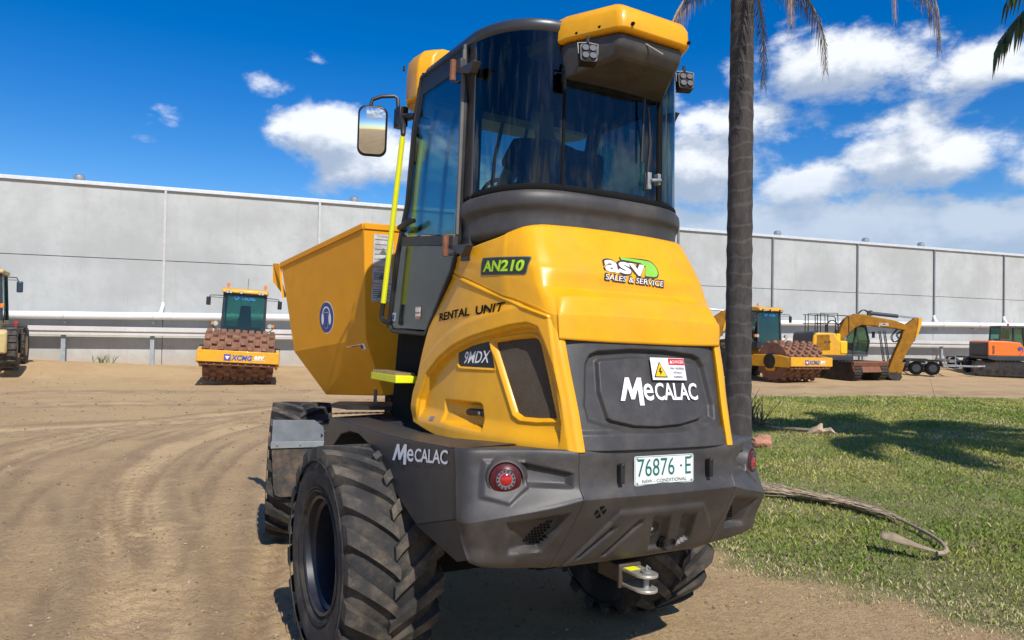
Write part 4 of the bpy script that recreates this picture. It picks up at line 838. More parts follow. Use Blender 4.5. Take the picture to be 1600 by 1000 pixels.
TG = np.stack([Xt, Yt+dd_, Zt], -1); mb = MB(); mb.grid(TG); tg_ = mb.build('tailgate_panel', DKP, DU, solid=.012, smooth=50); BT = bvh_of(tg_)
def mlogo(f, w_, hs=.262):     # big slanted M followed by the smaller letters
    mb = MB(); h_ = w_*hs
    mb.add([f(-w_*.5+a*w_*.285, b*h_) for a, b in ((0,.17),(.30,1.0),(.47,1.0),(.56,.55),(.82,1.0),(1.0,1.0),(1.0,0),(.80,0),(.80,.60),(.61,.22),(.46,.22),(.37,.64),(.18,.17))], [tuple(range(13))])
    decal_text('e', lambda a, b: f(a-w_*.205, b+h_*.17), w=w_*.125, h=h_*.62, bold=.012, cx=0, cy=0, mb=mb)
    decal_text('CALAC', lambda a, b: f(a-w_*.060, b+h_*.18), w=w_*.560, h=h_*.64, bold=.018, space=.95, cx=0, cy=0, mb=mb); return mb
lc_ = hit(BT, (.108, -2.2, 1.652), (0, 1, 0), .004); lc_ = (lc_[0]+.0, lc_[1]-.004, lc_[2]+.018); fq = lambda o_: (lambda u, v: (lc_[0]+u, lc_[1]-o_+v*.27, lc_[2]+v))
lm_ = hit(BT, (.055, -2.2, 1.575), (0, 1, 0), .006)
mlogo(lambda u, v: (.040+u, lm_[1]+(v-.055)*.27-.004, 1.502+v), .485).build('tailgate_lettering', SILV, DU, smooth=0)
def quadd(f, x0, z0, x1, z1): return MB().add([f(x0, z0), f(x1, z0), f(x1, z1), f(x0, z1)], [(0, 1, 2, 3)])
quadd(fq(.003), -.108, -.050, .108, .055).build('danger_label', WHT, DU, smooth=0)
quadd(fq(.0042), .004, .022, .106, .053).build('label_red_header', RED, DU, smooth=0)
decal_text('DANGER', lambda a, b: fq(.0054)(a+.066, b+.0375), w=.068, h=.015).build('label_header_text', WHT, DU, smooth=0)
mb = MB(); mb.add([fq(.0054)(*p) for p in ((.011, .030), (.029, .030), (.020, .046))], [(0, 1, 2)]); mb.build('label_header_triangle', WHT, DU, smooth=0)
mb = MB()
for i, tx in enumerate(('MAY REVERSE', 'WITHOUT', 'WARNING.')): decal_text(tx, lambda a, b, i=i: fq(.0054)(a+.055, b+.006-.020*i), w=(.088, .058, .062)[i], h=.0115, mb=mb)
mb.build('label_text', BLKM, DU, smooth=0)
mb = MB(); mb.add([fq(.0042)(*p) for p in ((-.098, -.038), (-.012, -.038), (-.055, .038))], [(0, 1, 2)]); mb.build('warning_triangle_edge', BLKM, DU, smooth=0)
mb = MB(); mb.add([fq(.0054)(*p) for p in ((-.090, -.033), (-.020, -.033), (-.055, .029))], [(0, 1, 2)]); mb.build('warning_triangle', mat('sign_yellow', (.85, .50, .01), .5), DU, smooth=0)
mb = MB(); mb.add([fq(.0066)(*p) for p in ((-.058, .008), (-.050, .010), (-.054, -.008), (-.043, -.008), (-.060, -.028), (-.058, -.013), (-.067, -.013))], [tuple(range(7))]); mb.build('warning_bolt', BLKM, DU, smooth=0)
# lettering on the fender
mlogo(lambda u, v: (-FXO-.004, -.325-(u+.34), 1.116+.084*(u+.34)/.68*1.0+v), .655, .155).build('fender_lettering', SILV, DU, smooth=0)
# ---- cab: plan outline at sill height, rear left corner first
def plan(s=1.0, dy=0):
    h = [(-.640,-.500),(-.638,-.58),(-.615,-.68),(-.570,-.775),(-.50,-.855),(-.41,-.905),(-.315,-.930)]
    c = cr([(a, b, 0) for a, b in h], 4)[:, :2]; mid = [(-.2,-.943),(0,-.950),(.2,-.943)]
    L = [tuple(p) for p in c]; full = L+mid+[(-a, b) for a, b in L[::-1]]
    return [(a*s, (b+.2)*s-.2+dy) for a, b in full]
PL = plan()
def wallband(pl, prof, name, m_, solid=.006, smooth=50, drop=0.):    # prof: (outward offset, z)
    pl = np.array(pl); t_ = np.gradient(pl, axis=0); nrm = np.stack([-t_[:, 1], t_[:, 0]], -1); nrm /= np.linalg.norm(nrm, axis=1)[:, None]; nrm *= -1
    nrm = np.where((nrm*(pl-np.array([0, -.2]))).sum(1)[:, None] < 0, -nrm, nrm)
    G = np.array([[(p[0]+n[0]*o, p[1]+n[1]*o, z_-drop*max(0, (p[1]+.93))) for o, z_ in prof] for p, n in zip(pl, nrm)])
    mb = MB(); mb.grid(G); return mb.build(name, m_, DU, solid=solid, smooth=smooth)
wallband(PL, [(-.02,2.535),(.012,2.532),(.026,2.515),(.030,2.49),(.030,2.465),(.024,2.448),(.013,2.436),(.009,2.41),(.008,2.38),(.009,2.35),(.008,2.325),(-.03,2.29)], 'cab_skirt', DKP, drop=.10)
kl = next(i for i, p in enumerate(PL) if abs(p[0]+.315) < 1e-6); kr = len(PL)-1-kl
def lean(p, z_): k = (z_-2.5)*.028; return (p[0]*(1-k*.6), p[1]+k, z_)
def pane(pl, name, m_, z0=2.53, z1=3.37, n=6):
    G = np.array([[lean(p, z0+(z1-z0)*j/n-.10*max(0, p[1]+.93)*(1-j/n)) for j in range(n+1)] for p in pl]); mb = MB(); mb.grid(G); return mb.build(name, m_, DU, smooth=60)
pane(PL[1:kl+1], 'corner_window', GLS); pane(PL[kl:kr+1], 'rear_window', GLS); pane([p for p in PL[kr:-1]], 'corner_window', GLS2)
for k, r_ in ((kl, .008), (kr, .012), (kr+1, .006)):
    q = MB(); q.tube([lean(PL[k], 2.53), lean(PL[k], 3.36)], r_, 8); q.build('window_seal', BLKM, DU)
wallband(PL, [(-.010,2.575),(.0045,2.56),(.007,2.545),(.003,2.525)], 'window_sill_seal', BLKM, drop=.10, solid=.003)
# frame posts
for sg in (-1, 1):
    q = MB(); q.hexa([(sg*.650, -.50, 2.18), (sg*.60, -.50, 2.18), (sg*.60, -.60, 2.18), (sg*.650, -.60, 2.18), (sg*.632, -.46, 3.36), (sg*.58, -.46, 3.36), (sg*.58, -.55, 3.36), (sg*.632, -.55, 3.36)]); q.build('rear_post', DKG, DU, bevel=.008)
    q = MB(); q.tube([(sg*.630, .10, 3.36), (sg*.640, .205, 3.05), (sg*.642, .255, 2.60), (sg*.645, .375, 2.28), (sg*.645, .455, 1.835)], [.028, .026, .026, .028, .030], 8); q.build('front_post', BLK, DU)
    q = MB(); q.tube([(sg*.60, -.45, 3.33), (sg*.60, .12, 3.33)], .035, 8); q.build('roof_rail', BLK, DU)
q = MB(); q.box((-.60, .30, 1.80), (.60, .42, 2.20)); q.build('front_bulkhead', BLK, DU)
# windscreen (front) seen through the cab
q = MB(); q.grid([[(x_, yb+.10*(1-(x_/.62)**2), z_) for z_, yb in ((2.2, .40), (2.6, .27), (3.05, .21), (3.34, .12))] for x_ in np.linspace(-.61, .61, 9)]); q.build('windscreen', GLS2, DU, smooth=60)
for x_ in (-.50, -.36, -.20, .0, .2, .4):
    q = MB(); q.tube([(x_, .44, 2.2), (x_*1.0, .40, 2.6), (x_*.985, .36, 3.0), (x_*.95, .24, 3.28)], .013, 6); q.build('windscreen_bar', BLK, DU)
# doors: glass above, tinted lower pane, frame, handle, hinges
def door(sg):
    d = empty('door'); d.parent = DU; D0 = .655*sg
    outl = [(.10,3.33),(.19,3.05),(.245,2.60),(.36,2.28),(.44,1.86),(.40,1.815),(-.12,1.80),(-.42,2.14),(-.495,2.30),(-.495,3.00),(-.47,3.33)]
    inn = [(.065,3.22),(.150,3.03),(.205,2.60),(.285,2.40),(-.455,2.33),(-.455,3.00),(-.43,3.22)]
    low = [(.305,2.335),(.405,1.875),(-.105,1.845),(-.40,2.16),(-.445,2.27)]
    mb = MB(); v, f = tess([(a, b) for a, b in outl], .5)
    def strip(P, w_): mb.tube([(D0, a, b) for a, b in P]+[(D0, *P[0])], w_, 6)
    strip(outl, .016)
    mb.prism([(.292,2.395),(.312,2.34),(-.452,2.275),(-.458,2.325)], D0-.008, D0+.008, 'x')
    fo_ = [(.10,3.33),(.19,3.05),(.245,2.60),(.36,2.28),(.285,2.40),(.205,2.60),(.150,3.03),(.065,3.22)]
    for P in (fo_, [(.10,3.33),(.065,3.22),(-.43,3.22),(-.47,3.33)], [(-.47,3.33),(-.43,3.22),(-.455,3.00),(-.455,2.33),(-.495,2.30),(-.495,3.0)]): mb.prism(P, D0-.006, D0+.006, 'x')
    mb.build('door_frame', BLK, d, smooth=30)
    mb = MB(); mb.prism(inn, D0-.002, D0+.002, 'x'); mb.build('door_glass', GLS2, d, smooth=0)
    mb = MB(); mb.prism([(.318,2.34),(.420,1.868),(.395,1.835),(-.112,1.822),(-.41,2.15),(-.455,2.27)], D0-.003, D0+.003, 'x'); mb.build('door_lower_glass', GLSD, d, smooth=0)
    h = MB(); s_ = sg; h.tube([(D0+s_*.01, .24, 2.43), (D0+s_*.055, .22, 2.435), (D0+s_*.06, .06, 2.455), (D0+s_*.045, .02, 2.455)], [.016, .018, .018, .014], 8); h.build('door_handle', BLK, d)
    for z_, yy in ((3.19, -.50), (2.255, -.50)):
        g_ = MB(); g_.box((D0-.012 if sg < 0 else D0+.002, yy-.03, z_-.035), (D0-.002 if sg < 0 else D0+.012, yy+.12, z_-.022))
        xo = D0+s_*.045; g_.prism([(yy-.16, z_+.0), (yy+.055, z_+.012), (yy+.055, z_+.0), (yy-.10, z_-.05), (yy-.12, z_-.05)], min(xo, D0), max(xo, D0), 'x'); g_.build('hinge', DKG, d, bevel=.003)
        g_ = MB(); g_.tube([(xo+s_*.01, yy+.06, z_-.045), (xo+s_*.01, yy+.06, z_+.065)], .017, 8); g_.build('hinge_pin', RUSTY, d)
        g_ = MB(); g_.box((min(xo, xo-s_*.03), yy-.01, z_-.01), (max(xo, xo-s_*.03), yy+.035, z_+.06)); g_.build('hinge_block', DKG, d, bevel=.004)
    g_ = MB(); g_.box((min(D0+s_*.012, D0+s_*.03), -.508, 2.32), (max(D0+s_*.012, D0+s_*.03), -.492, 3.30)); g_.build('door_gasket', mat('grey_seal', (.13, .125, .12), .7), d, bevel=.003)
    return d
dl = door(-1); door(1)
for (y_, z_, w_, h_, m_) in ((.375, 1.90, .045, .05, WHT), (-.0, 1.92, .075, .075, mat('label_orange', (.62, .30, .12), .5, var=.4, vscale=60))):
    q = MB(); q.box((-.6615, y_-w_/2, z_-h_/2), (-.6600, y_+w_/2, z_+h_/2)); q.build('door_label', m_, dl, smooth=0)
q = MB(); q.box((-.6640, .36, 1.885), (-.6620, .39, 1.915)); q.build('label_symbol', BLUE, dl, smooth=0)
q = MB(); q.box((-.6640, -.032, 1.90), (-.6620, .032, 1.915)); q.box((-.6640, -.032, 1.925), (-.6620, .032, 1.95)); q.build('label_print', WHT, dl, smooth=0)
# cab roof: dark slab with a rolled rim, yellow rear housing, yellow front visor
RP = [lean(p, 3.37)[:2] for p in PL]; RPF = RP+[(.62, .10), (.50, .20), (-.50, .20), (-.62, .10)]
def slab(pl, prof, name, m_):
    n = len(pl); c = np.array([0, -.35]); V = []; 
    for o_, z_ in prof:
        for p in pl: d = np.array(p)-c; q_ = c+d*(1+o_/np.linalg.norm(d)); V.append((q_[0], q_[1], z_))
    F_ = [(i*n+j, i*n+(j+1) % n, (i+1)*n+(j+1) % n, (i+1)*n+j) for i in range(len(prof)-1) for j in range(n)]; F_ += [tuple(range(n-1, -1, -1)), tuple(range((len(prof)-1)*n, len(prof)*n))]
    mb = MB(); mb.add(V, F_); return mb.build(name, m_, DU, smooth=40)
slab(RPF, [(-.03, 3.335), (.000, 3.335), (.012, 3.350), (.014, 3.378), (.004, 3.395), (-.05, 3.412), (-.18, 3.43)], 'cab_roof', mat('roof_rim', (.05, .052, .058), .35, .2, var=.1))
rh = [(-.355,-.86),(-.345,-.955),(-.222,-1.222),(-.19,-1.238),(.19,-1.238),(.222,-1.222),(.345,-.955),(.355,-.86),(.40,-.55),(.40,.05),(-.40,.05),(-.40,-.55)]
def rslab(pl, prof, name, m_, c=(0, -.55), bev=.012):
    n = len(pl); V = []
    for sc_, z_ in prof:
        for p in pl: V.append((c[0]+(p[0]-c[0])*sc_, c[1]+(p[1]-c[1])*sc_, z_))
    F_ = [(i*n+j, i*n+(j+1) % n, (i+1)*n+(j+1) % n, (i+1)*n+j) for i in range(len(prof)-1) for j in range(n)]+[tuple(range(n-1, -1, -1)), tuple(range((len(prof)-1)*n, len(prof)*n))]
    mb = MB(); mb.add(V, F_); return mb.build(name, m_, DU, smooth=35, bevel=bev, seg=3)
rslab(rh, [(1.0, 3.275), (1.005, 3.29), (.995, 3.365), (.965, 3.400), (.90, 3.425), (.6, 3.445)], 'rear_roof_housing', YEL, bev=.030)
tr_ = [(-.335,-.875),(-.325,-.955),(-.205,-1.195),(-.18,-1.208),(.18,-1.208),(.205,-1.195),(.325,-.955),(.335,-.875)]
n = 8; mb = MB(); V = [(a, b, 3.274) for a, b in tr_]+[(a*.99, b*.995-.0, 3.215) for a, b in tr_]+[(a*.93, -.90+(b+.90)*.86, 3.165 if b < -1 else 3.10) for a, b in tr_]
F_ = [(i*n+j, i*n+(j+1) % n, (i+1)*n+(j+1) % n, (i+1)*n+j) for i in range(2) for j in range(n)]+[tuple(range(n-1, -1, -1)), tuple(range(2*n, 3*n))]; mb.add(V, F_); mb.build('roof_tray', DKP, DU, bevel=.014, seg=3, smooth=35)
q = MB()
for x_, y_, z_ in ((-.315, -1.005, 3.30), (-.262, -1.12, 3.305), (.20, -1.242, 3.30), (-.16, -1.243, 3.305)): q.lathe([(0, .010), (-.010, .008), (-.012, .002)], 10, 'y', c=(x_-.0, y_-.002, z_))
q.build('housing_bolts', BLKM, DU)
vs = [(-.60,.10),(-.665,.16),(-.675,.30),(-.62,.42),(-.3,.50),(.3,.50),(.62,.42),(.675,.30),(.665,.16),(.60,.10)]
rslab(vs, [(.96, 3.215), (1.0, 3.235), (1.0, 3.40), (.985, 3.475), (.94, 3.52), (.85, 3.545)], 'front_visor', YEL, c=(0, .25), bev=.010)
q = MB(); q.box((-.681, .33, 3.44), (-.672, .36, 3.47)); q.build('visor_label', DGRN, DU, smooth=0)
# work lamps
def worklamp(c, n_):
    o = empty('work_lamp'); o.parent = DU; Mx = Matrix.Translation(c) @ Vector(n_).to_track_quat('Z', 'Y').to_matrix().to_4x4(); 
    Mx = Matrix.Translation(c) @ Matrix.Rotation(math.atan2(n_[0], -n_[1]), 4, 'Z') @ Matrix.Rotation(PI/2-R(14), 4, 'X')
    b = MB(); b.prism(rrect(.088, .098, .018), -.045, .0, 'z')
    for k in range(5): b.cbox((0, -.036+.018*k, -.052), (.080, .008, .022))
    b.build('lamp_body', BLK, o, M=Mx, bevel=.006)
    b = MB(); b.prism(rrect(.074, .084, .014), .0, .004, 'z'); b.build('lamp_lens', mat('lamp_glass', (.035, .037, .04), .8, spec=.08), o, M=Mx, smooth=0)
    for sx_ in (-1, 1):
        for sy_ in (-1, 1): b = MB(); b.lathe([(.005, .004), (.006, .012), (.010, .015), (.011, .016)], 14, 'z', c=(sx_*.018, sy_*.020, 0)); b.build('reflector', LREF, o, M=Mx)
    b = MB(); b.tube([(-.046, 0, -.02), (-.05, .06, -.02), (0, .066, -.02), (.05, .06, -.02), (.046, 0, -.02)], .006, 6); b.tube([(0, .064, -.02), (0, .10, -.02)], .009, 8); b.build('lamp_bracket', BLK, o, M=Mx)
    return o
worklamp((-.325, -1.13, 3.165), (-.42, -1, 0)); worklamp((.375, -1.05, 3.205), (-.42, -1, 0))
q = MB(); q.tube([(-.205, -1.06, 3.275), (-.14, -1.12, 3.285), (-.05, -1.20, 3.255), (.03, -1.25, 3.20)], .0045, 6); q.build('loose_cable', mat('cable_sheath', (.28, .24, .20), .6), DU)
# mirror on its arm, and the fluorescent hand rail
mr = empty('mirror'); mr.parent = DU
mc = Vector((-.812, .50, 3.072)); Mx = Matrix.Translation(mc) @ Matrix.Rotation(R(-22), 4, 'Z') @ Matrix.Rotation(PI/2+R(9), 4, 'X')
b = MB(); b.prism(rrect(.185, .315, .05, 6), -.035, .004, 'z'); b.build('mirror_shell', BLK, mr, M=Mx, bevel=.012, seg=3)
b = MB(); v, f = tess(rrect(.160, .285, .042, 6), .012); b.add([(x_, y_, .022-(x_*x_+y_*y_)/1.6) for x_, y_ in v], f); b.build('mirror_glass', MIR, mr, M=Mx, smooth=60)
b = MB(); b.tube([(-.83, .50, 3.23), (-.82, .50, 3.27), (-.77, .48, 3.295), (-.695, .45, 3.305), (-.675, .44, 3.29), (-.672, .43, 3.20)], .012, 8); b.build('mirror_arm', BLK, mr)
b = MB(); b.box((-.69, .36, 3.10), (-.63, .46, 3.225)); b.tube([(-.655, .40, 3.16), (-.645, .22, 3.13)], [.03, .022], 8); b.tube([(-.68, .37, 3.14), (-.70, .26, 3.06), (-.715, .22, 3.0)], [.03, .02, .016], 8); b.build('mirror_bracket', BLK, mr, bevel=.006)
b = MB(); b.tube([(-.716, .222, 2.99), (-.720, .31, 2.5), (-.723, .405, 1.985)], .0165, 10); b.build('hand_rail', FLUO, DU)
b = MB(); b.tube([(-.723, .405, 1.985), (-.723, .425, 1.90), (-.715, .40, 1.872), (-.69, .34, 1.862)], .016, 8); b.build('rail_end', STEEL if False else BLK, DU)
# wiper and latch on the rear window
b = MB(); b.tube([(.185, -.975, 3.04), (.215, -.965, 2.85), (.20, -.96, 2.62)], [.006, .008, .005], 6); b.tube([(.17, -.958, 3.09), (.165, -.958, 2.75)], .007, 6); b.build('rear_wiper', BLK, DU)
b = MB(); b.tube([(.215, -.985, 2.655), (.28, -.985, 2.665)], .010, 8); b.box((.20, -.975, 2.61), (.225, -.945, 2.70)); b.box((.265, -.98, 2.64), (.285, -.945, 2.70)); b.build('window_latch', STEEL, DU, bevel=.003)
# inside the cab
b = MB(); b.box((-.58, -.60, 1.95), (.58, .35, 2.02)); b.build('cab_floor', BLKM, DU)
b = MB(); b.box((-.36, -.88, 2.05), (.36, -.62, 2.44)); b.box((-.58, -.60, 2.0), (-.48, .1, 2.34)); b.box((.42, -.60, 2.0), (.58, .2, 2.50)); b.build('cab_lining', BLKM, DU, bevel=.02)
b = MB(); b.box((-.23, -.45, 2.32), (.27, .02, 2.44)); b.build('seat', SEATM, DU, bevel=.03)
b = MB(); b.hexa([(-.23,-.50,2.42),(.27,-.50,2.42),(.27,-.38,2.42),(-.23,-.38,2.42),(-.19,-.58,2.88),(.23,-.58,2.88),(.23,-.47,2.88),(-.19,-.47,2.88)]); b.build('seat_back', SEATM, DU, bevel=.045, seg=3)
b = MB(); b.box((.42, -.35, 2.5), (.52, .0, 2.60)); b.tube([(.42, .0, 2.6), (.42, .02, 2.86), (.36, -.02, 2.90), (.34, -.2, 2.86)], .012, 6); b.build('arm_console', BLKM, DU, bevel=.01)
b = MB(); b.tube([(0, .33, 2.2), (0, .18, 2.62)], .04, 8); b.build('steering_column', BLKM, DU)
b = MB(); b.tube([(.19*math.cos(a)+.0, .15+.07*math.sin(a), 2.66+.17*math.sin(a)) for a in np.linspace(0, 2*PI, 25)], .014, 6, cap=False); b.tube([(-.19, .15, 2.66), (.19, .15, 2.66)], .014, 6); b.build('steering_wheel', BLKM, DU)
b = MB(); b.box((-.54, -.66, 3.20), (.54, .1, 3.33)); b.build('headliner', BLKM, DU, bevel=.03)

# ---- skip (front frame axes)
SK = empty('skip'); SK.parent = DU
A1, A2, A3 = (-.555,.20,2.645), (-.500,.20,1.760), (-.340,.25,1.325)
B1, B2, B3 = (-1.200,1.62,2.425), (-1.038,1.36,1.612), (-.755,1.00,1.262)
mi_ = lambda p: (-p[0], p[1], p[2])
mb = MB(); a1, a2, a3, b1, b2, b3 = map(mi_, (A1, A2, A3, B1, B2, B3))
mb.add([A1, A2, A3, B1, B2, B3, a1, a2, a3, b1, b2, b3], [(0, 1, 4, 3), (1, 2, 5, 4), (0, 6, 7, 1), (1, 7, 8, 2), (6, 9, 10, 7), (7, 10, 11, 8), (2, 8, 11, 5), (5, 11, 10, 4), (4, 10, 9, 3)][:8])
mb.build('skip_shell', SKY_, SK, M=FM, solid=.012, smooth=0, bevel=.006, so=0)
def off(p, q, up_, o_):   # rim bar between two top corners
    p, q = Vector(p), Vector(q); d = (q-p).normalized(); n_ = d.cross(Vector((0, 0, 1))).normalized()
    return [p+n_*o_, p-n_*.035, q-n_*.035, q+n_*o_, p+n_*o_+Vector((0,0,up_)), p-n_*.035+Vector((0,0,up_)), q-n_*.035+Vector((0,0,up_)), q+n_*o_+Vector((0,0,up_))]
for p, q in ((B1, A1), (A1, a1), (a1, b1)):
    p = (p[0], p[1], p[2]-.045); q = (q[0], q[1], q[2]-.045); b = MB(); b.hexa(off(p, q, .050, .016)); b.build('skip_rim', SKY_, SK, M=FM, bevel=.006)
for s_ in (1, -1):
    b = MB(); b.add([(s_*-1.200, 1.62, 2.42), (s_*-1.185, 1.60, 2.25), (s_*-1.16, 1.57, 2.10), (s_*-1.14, 1.66, 2.12), (s_*-1.255, 1.72, 2.26), (s_*-1.262, 1.72, 2.43)], [(0, 1, 2, 3, 4, 5)]); b.build('skip_lip', SKY_, SK, M=FM, solid=.02 if s_ > 0 else .02, smooth=0)
# round ear protection sign on the skip side
sd0 = Vector((-.815, .769, 1.917)); nS = Vector((-1.42, -.645, 0)).normalized(); uS = Vector((.645, -1.42, 0)).normalized(); vS = Vector((0, 0, 1))
# true plane of the slightly leaning side
nS = (Vector(A2)-Vector(A1)).cross(Vector(B1)-Vector(A1)).normalized(); nS = -nS if nS.x > 0 else nS; vS = (vS-nS*vS.dot(nS)).normalized(); uS = vS.cross(nS).normalized(); uS = uS if uS.y < 0 else -uS
sd0 = sd0-nS*((sd0-Vector(A1)).dot(nS))
def sf(o_): return lambda a, b: tuple(FM @ (sd0+uS*a+vS*b+nS*(.0095+o_)))
def dpoly(pl, o_, m_, nm): mb = MB(); mb.add([sf(o_)(*p) for p in pl], [tuple(range(len(pl)))]); return mb.build(nm, m_, SK, smooth=0)
dpoly(circle(.135, 40), 0, WHT, 'sign_edge'); dpoly(circle(.127, 40), .0012, BLUE, 'ear_protection_sign')
PB = mat('sign_pale_blue', (.45, .52, .68), .5)
mb = MB(); arc = [(.070*math.cos(R(a)), .030+.062*math.sin(R(a))) for a in range(0, 181, 15)]; arc += [(.056*math.cos(R(a)), .030+.050*math.sin(R(a))) for a in range(180, -1, -15)]; mb.add([sf(.0024)(*p) for p in arc], [tuple(range(len(arc)))])
for s_ in (-1, 1):
    e = [(s_*.066+.022*math.cos(R(a)), -.012+.050*math.sin(R(a))) for a in range(0, 360, 24)]; mb.add([sf(.0024)(*p) for p in e], [tuple(range(15))])
mb.build('sign_ear_muffs', WHT, SK, smooth=0)
dpoly([(-.040,.045),(.040,.045),(.043,-.03),(.028,-.085),(0,-.10),(-.028,-.085),(-.043,-.03)], .0024, PB, 'sign_head'); dpoly([(-.036,.040),(.036,.040),(.039,-.03),(.025,-.080),(0,-.094),(-.025,-.080),(-.039,-.03)], .0036, BLUE, 'sign_face')
def sf2(c, o_): c = Vector(c); c = c-nS*((c-Vector(A1)).dot(nS)); return lambda a, b: tuple(FM @ (c+uS*a+vS*b+nS*(.0095+o_)))
# narrow label strip below the fold
nL = (Vector(A3)-Vector(A2)).cross(Vector(B2)-Vector(A2)).normalized(); nL = -nL if nL.x > 0 else nL; eL = (Vector(B2)-Vector(A2)).normalized(); vL = nL.cross(eL).normalized(); vL = vL if vL.z > 0 else -vL
cl = Vector((-.575,.235,1.672)); cl = Vector(A2)+(Vector(B2)-Vector(A2))*.145-vL*.06
def lf(o_): return lambda a, b: tuple(FM @ (cl-eL*a+vL*b+nL*(.0095+o_)))
for (x0, x1, z0, z1, m_, o_, nm) in ((-.15, .15, -.024, .024, WHT, 0, 'fold_label'), (-.13, -.07, -.018, .018, mat('sign_yellow', (.85, .5, .01)), .001, 'label_patch'), (-.055, .05, .004, .018, RED, .001, 'label_patch')): mb = MB(); mb.add([lf(o_)(x0, z0), lf(o_)(x1, z0), lf(o_)(x1, z1), lf(o_)(x0, z1)], [(0, 1, 2, 3)]); mb.build(nm, m_, SK, smooth=0)
mb = MB(); mb.add([lf(.001)(*p) for p in circle(.020, 20, (.10, 0))], [tuple(range(20))]); mb.build('label_symbol', BLUE, SK, smooth=0)
# instruction labels on the back wall
LG = mat('label_grey', (.48, .48, .46), .6, var=.25, vscale=14)
rf = lambda o_: (lambda a, b: tuple(FM @ Vector((a, .191-o_, b))))
for (z0, z1, hd) in ((2.32, 2.57, True), (2.19, 2.31, False), (2.045, 2.18, False)):
    mb = MB(); mb.add([rf(0)(-.475, z0), rf(0)(-.325, z0), rf(0)(-.325, z1), rf(0)(-.475, z1)], [(0, 1, 2, 3)]); mb.build('instruction_label', LG, SK, smooth=0)
    mb = MB(); 
    for k in range(5): zz = z1-.045-(z1-z0-.06)*k/5; mb.add([rf(.0012)(-.465, zz), rf(.0012)(-.335-.02*(k % 2), zz), rf(.0012)(-.335-.02*(k % 2), zz+.006), rf(.0012)(-.465, zz+.006)], [(0, 1, 2, 3)])
    zc = (z0+z1)/2-.01; mb.add([rf(.0024)(-.43, zc-.02), rf(.0024)(-.37, zc-.02), rf(.0024)(-.40, zc+.03)], [(0, 1, 2)]); mb.build('label_print', mat('label_ink', (.12, .12, .12), .6), SK, smooth=0)
    decal_text('WARNING', lambda a, b: rf(.0012)(a-.40, b+z1-.018), w=.09, h=.016).build('label_heading', mat('label_brown', (.30, .17, .05), .6), SK, smooth=0)
# mud flap behind the front wheel
for s_ in (-1, 1):
    g1 = [(s_*x_, z_) for x_, z_ in ((-1.17,1.072),(-.85,1.075),(-.775,1.02),(-.765,.95),(-.765,.875),(-1.175,.862))]; 
    b = MB(); b.prism(g1, .645, .655, 'y'); b.build('mudguard_plate', mat('galvanised_plate', (.17, .195, .225), .8, .0, var=.18, vscale=8, dirt=(.22, .19, .16), damt=.4), DU, M=FM, bevel=.003)
    b = MB(); b.prism([(s_*x_, z_) for x_, z_ in ((-1.178,.90),(-.765,.905),(-.765,.86),(-1.178,.845))], .630, .640, 'y'); b.lathe([(.622, .008), (.630, .010)], 8, 'y', c=(s_*-1.13, 0, .875)); b.lathe([(.622, .008), (.630, .010)], 8, 'y', c=(s_*-.95, 0, .88)); b.build('flap_clamp', mat('galvanised_bar', (.27, .29, .30), .5, .2, var=.15), DU, M=FM, bevel=.002)
    b = MB(); b.prism([(s_*x_, z_) for x_, z_ in ((-1.172,.858),(-.768,.865),(-.768,.55),(-.80,.48),(-.83,.462),(-1.09,.455),(-1.13,.475),(-1.145,.53))], .642, .650, 'y'); b.build('mud_flap', mat('flap_rubber', (.038, .037, .036), .75, var=.3, vscale=9, dirt=(.22, .15, .095), dscale=5, damt=.75), DU, M=FM, bevel=.002)
    b = MB(); b.tube([(s_*-.80, .66, .95), (s_*-.60, .75, .95), (s_*-.3, .9, .9)], .025, 8); b.build('mudguard_stay', BLK, DU, M=FM)

# ---- the driver
def skinned(name, joints, edges, m_, parent=None, sub=2, root=0):
    me = bpy.data.meshes.new(name); me.from_pydata([j[:3] for j in joints], edges, []); o = bpy.data.objects.new(name, me); COL.objects.link(o)
    sk = o.modifiers.new('skin', 'SKIN'); sk.use_smooth_shade = True
    if not me.skin_vertices: 
        bpy.context.view_layer.objects.active = o
    for i, j in enumerate(joints): sv_ = me.skin_vertices[0].data[i]; r_ = j[3]; sv_.radius = r_ if isinstance(r_, tuple) else (r_, r_); sv_.use_root = (i == root)
    s_ = o.modifiers.new('sub', 'SUBSURF'); s_.levels = sub; s_.render_levels = sub; me.materials.append(m_)
    if parent: o.parent = parent
    return o
PR = empty('person', tuple(DU.matrix_basis @ Vector((.02, -.20, 2.44))) if False else (0, 0, 0))
bpy.context.view_layer.update()
PR.matrix_world = DU.matrix_world @ Matrix.Translation((.02, -.22, 2.44))
SKN = mat('skin', (.42, .24, .17), .55, var=.06)
J = [(0,0,.10,.13),(0,-.02,.30,(.15,.11)),(0,-.03,.46,(.15,.10)),(0,-.01,.55,.055),(0,.01,.62,.062),(0,.02,.70,(.078,.092)),(0,.02,.79,(.070,.085)),
     (-.17,-.03,.48,.058),(-.235,.07,.25,.046),(-.16,.30,.24,.030),(.17,-.03,.48,.058),(.24,.07,.25,.046),(.16,.30,.24,.030),
     (-.10,.12,.07,.085),(-.11,.42,.06,.062),(-.11,.48,-.30,.045),(.10,.12,.07,.085),(.11,.42,.06,.062),(.11,.48,-.30,.045),
     (-.145,.345,.245,(.026,.018)),(.145,.345,.245,(.026,.018)),(-.11,.57,-.37,.035),(.11,.57,-.37,.035),(0,.115,.735,.012)]
E_ = [(0,1),(1,2),(2,3),(3,4),(4,5),(5,6),(2,7),(7,8),(8,9),(2,10),(10,11),(11,12),(0,13),(13,14),(14,15),(0,16),(16,17),(17,18),(9,19),(12,20),(15,21),(18,22),(5,23)]
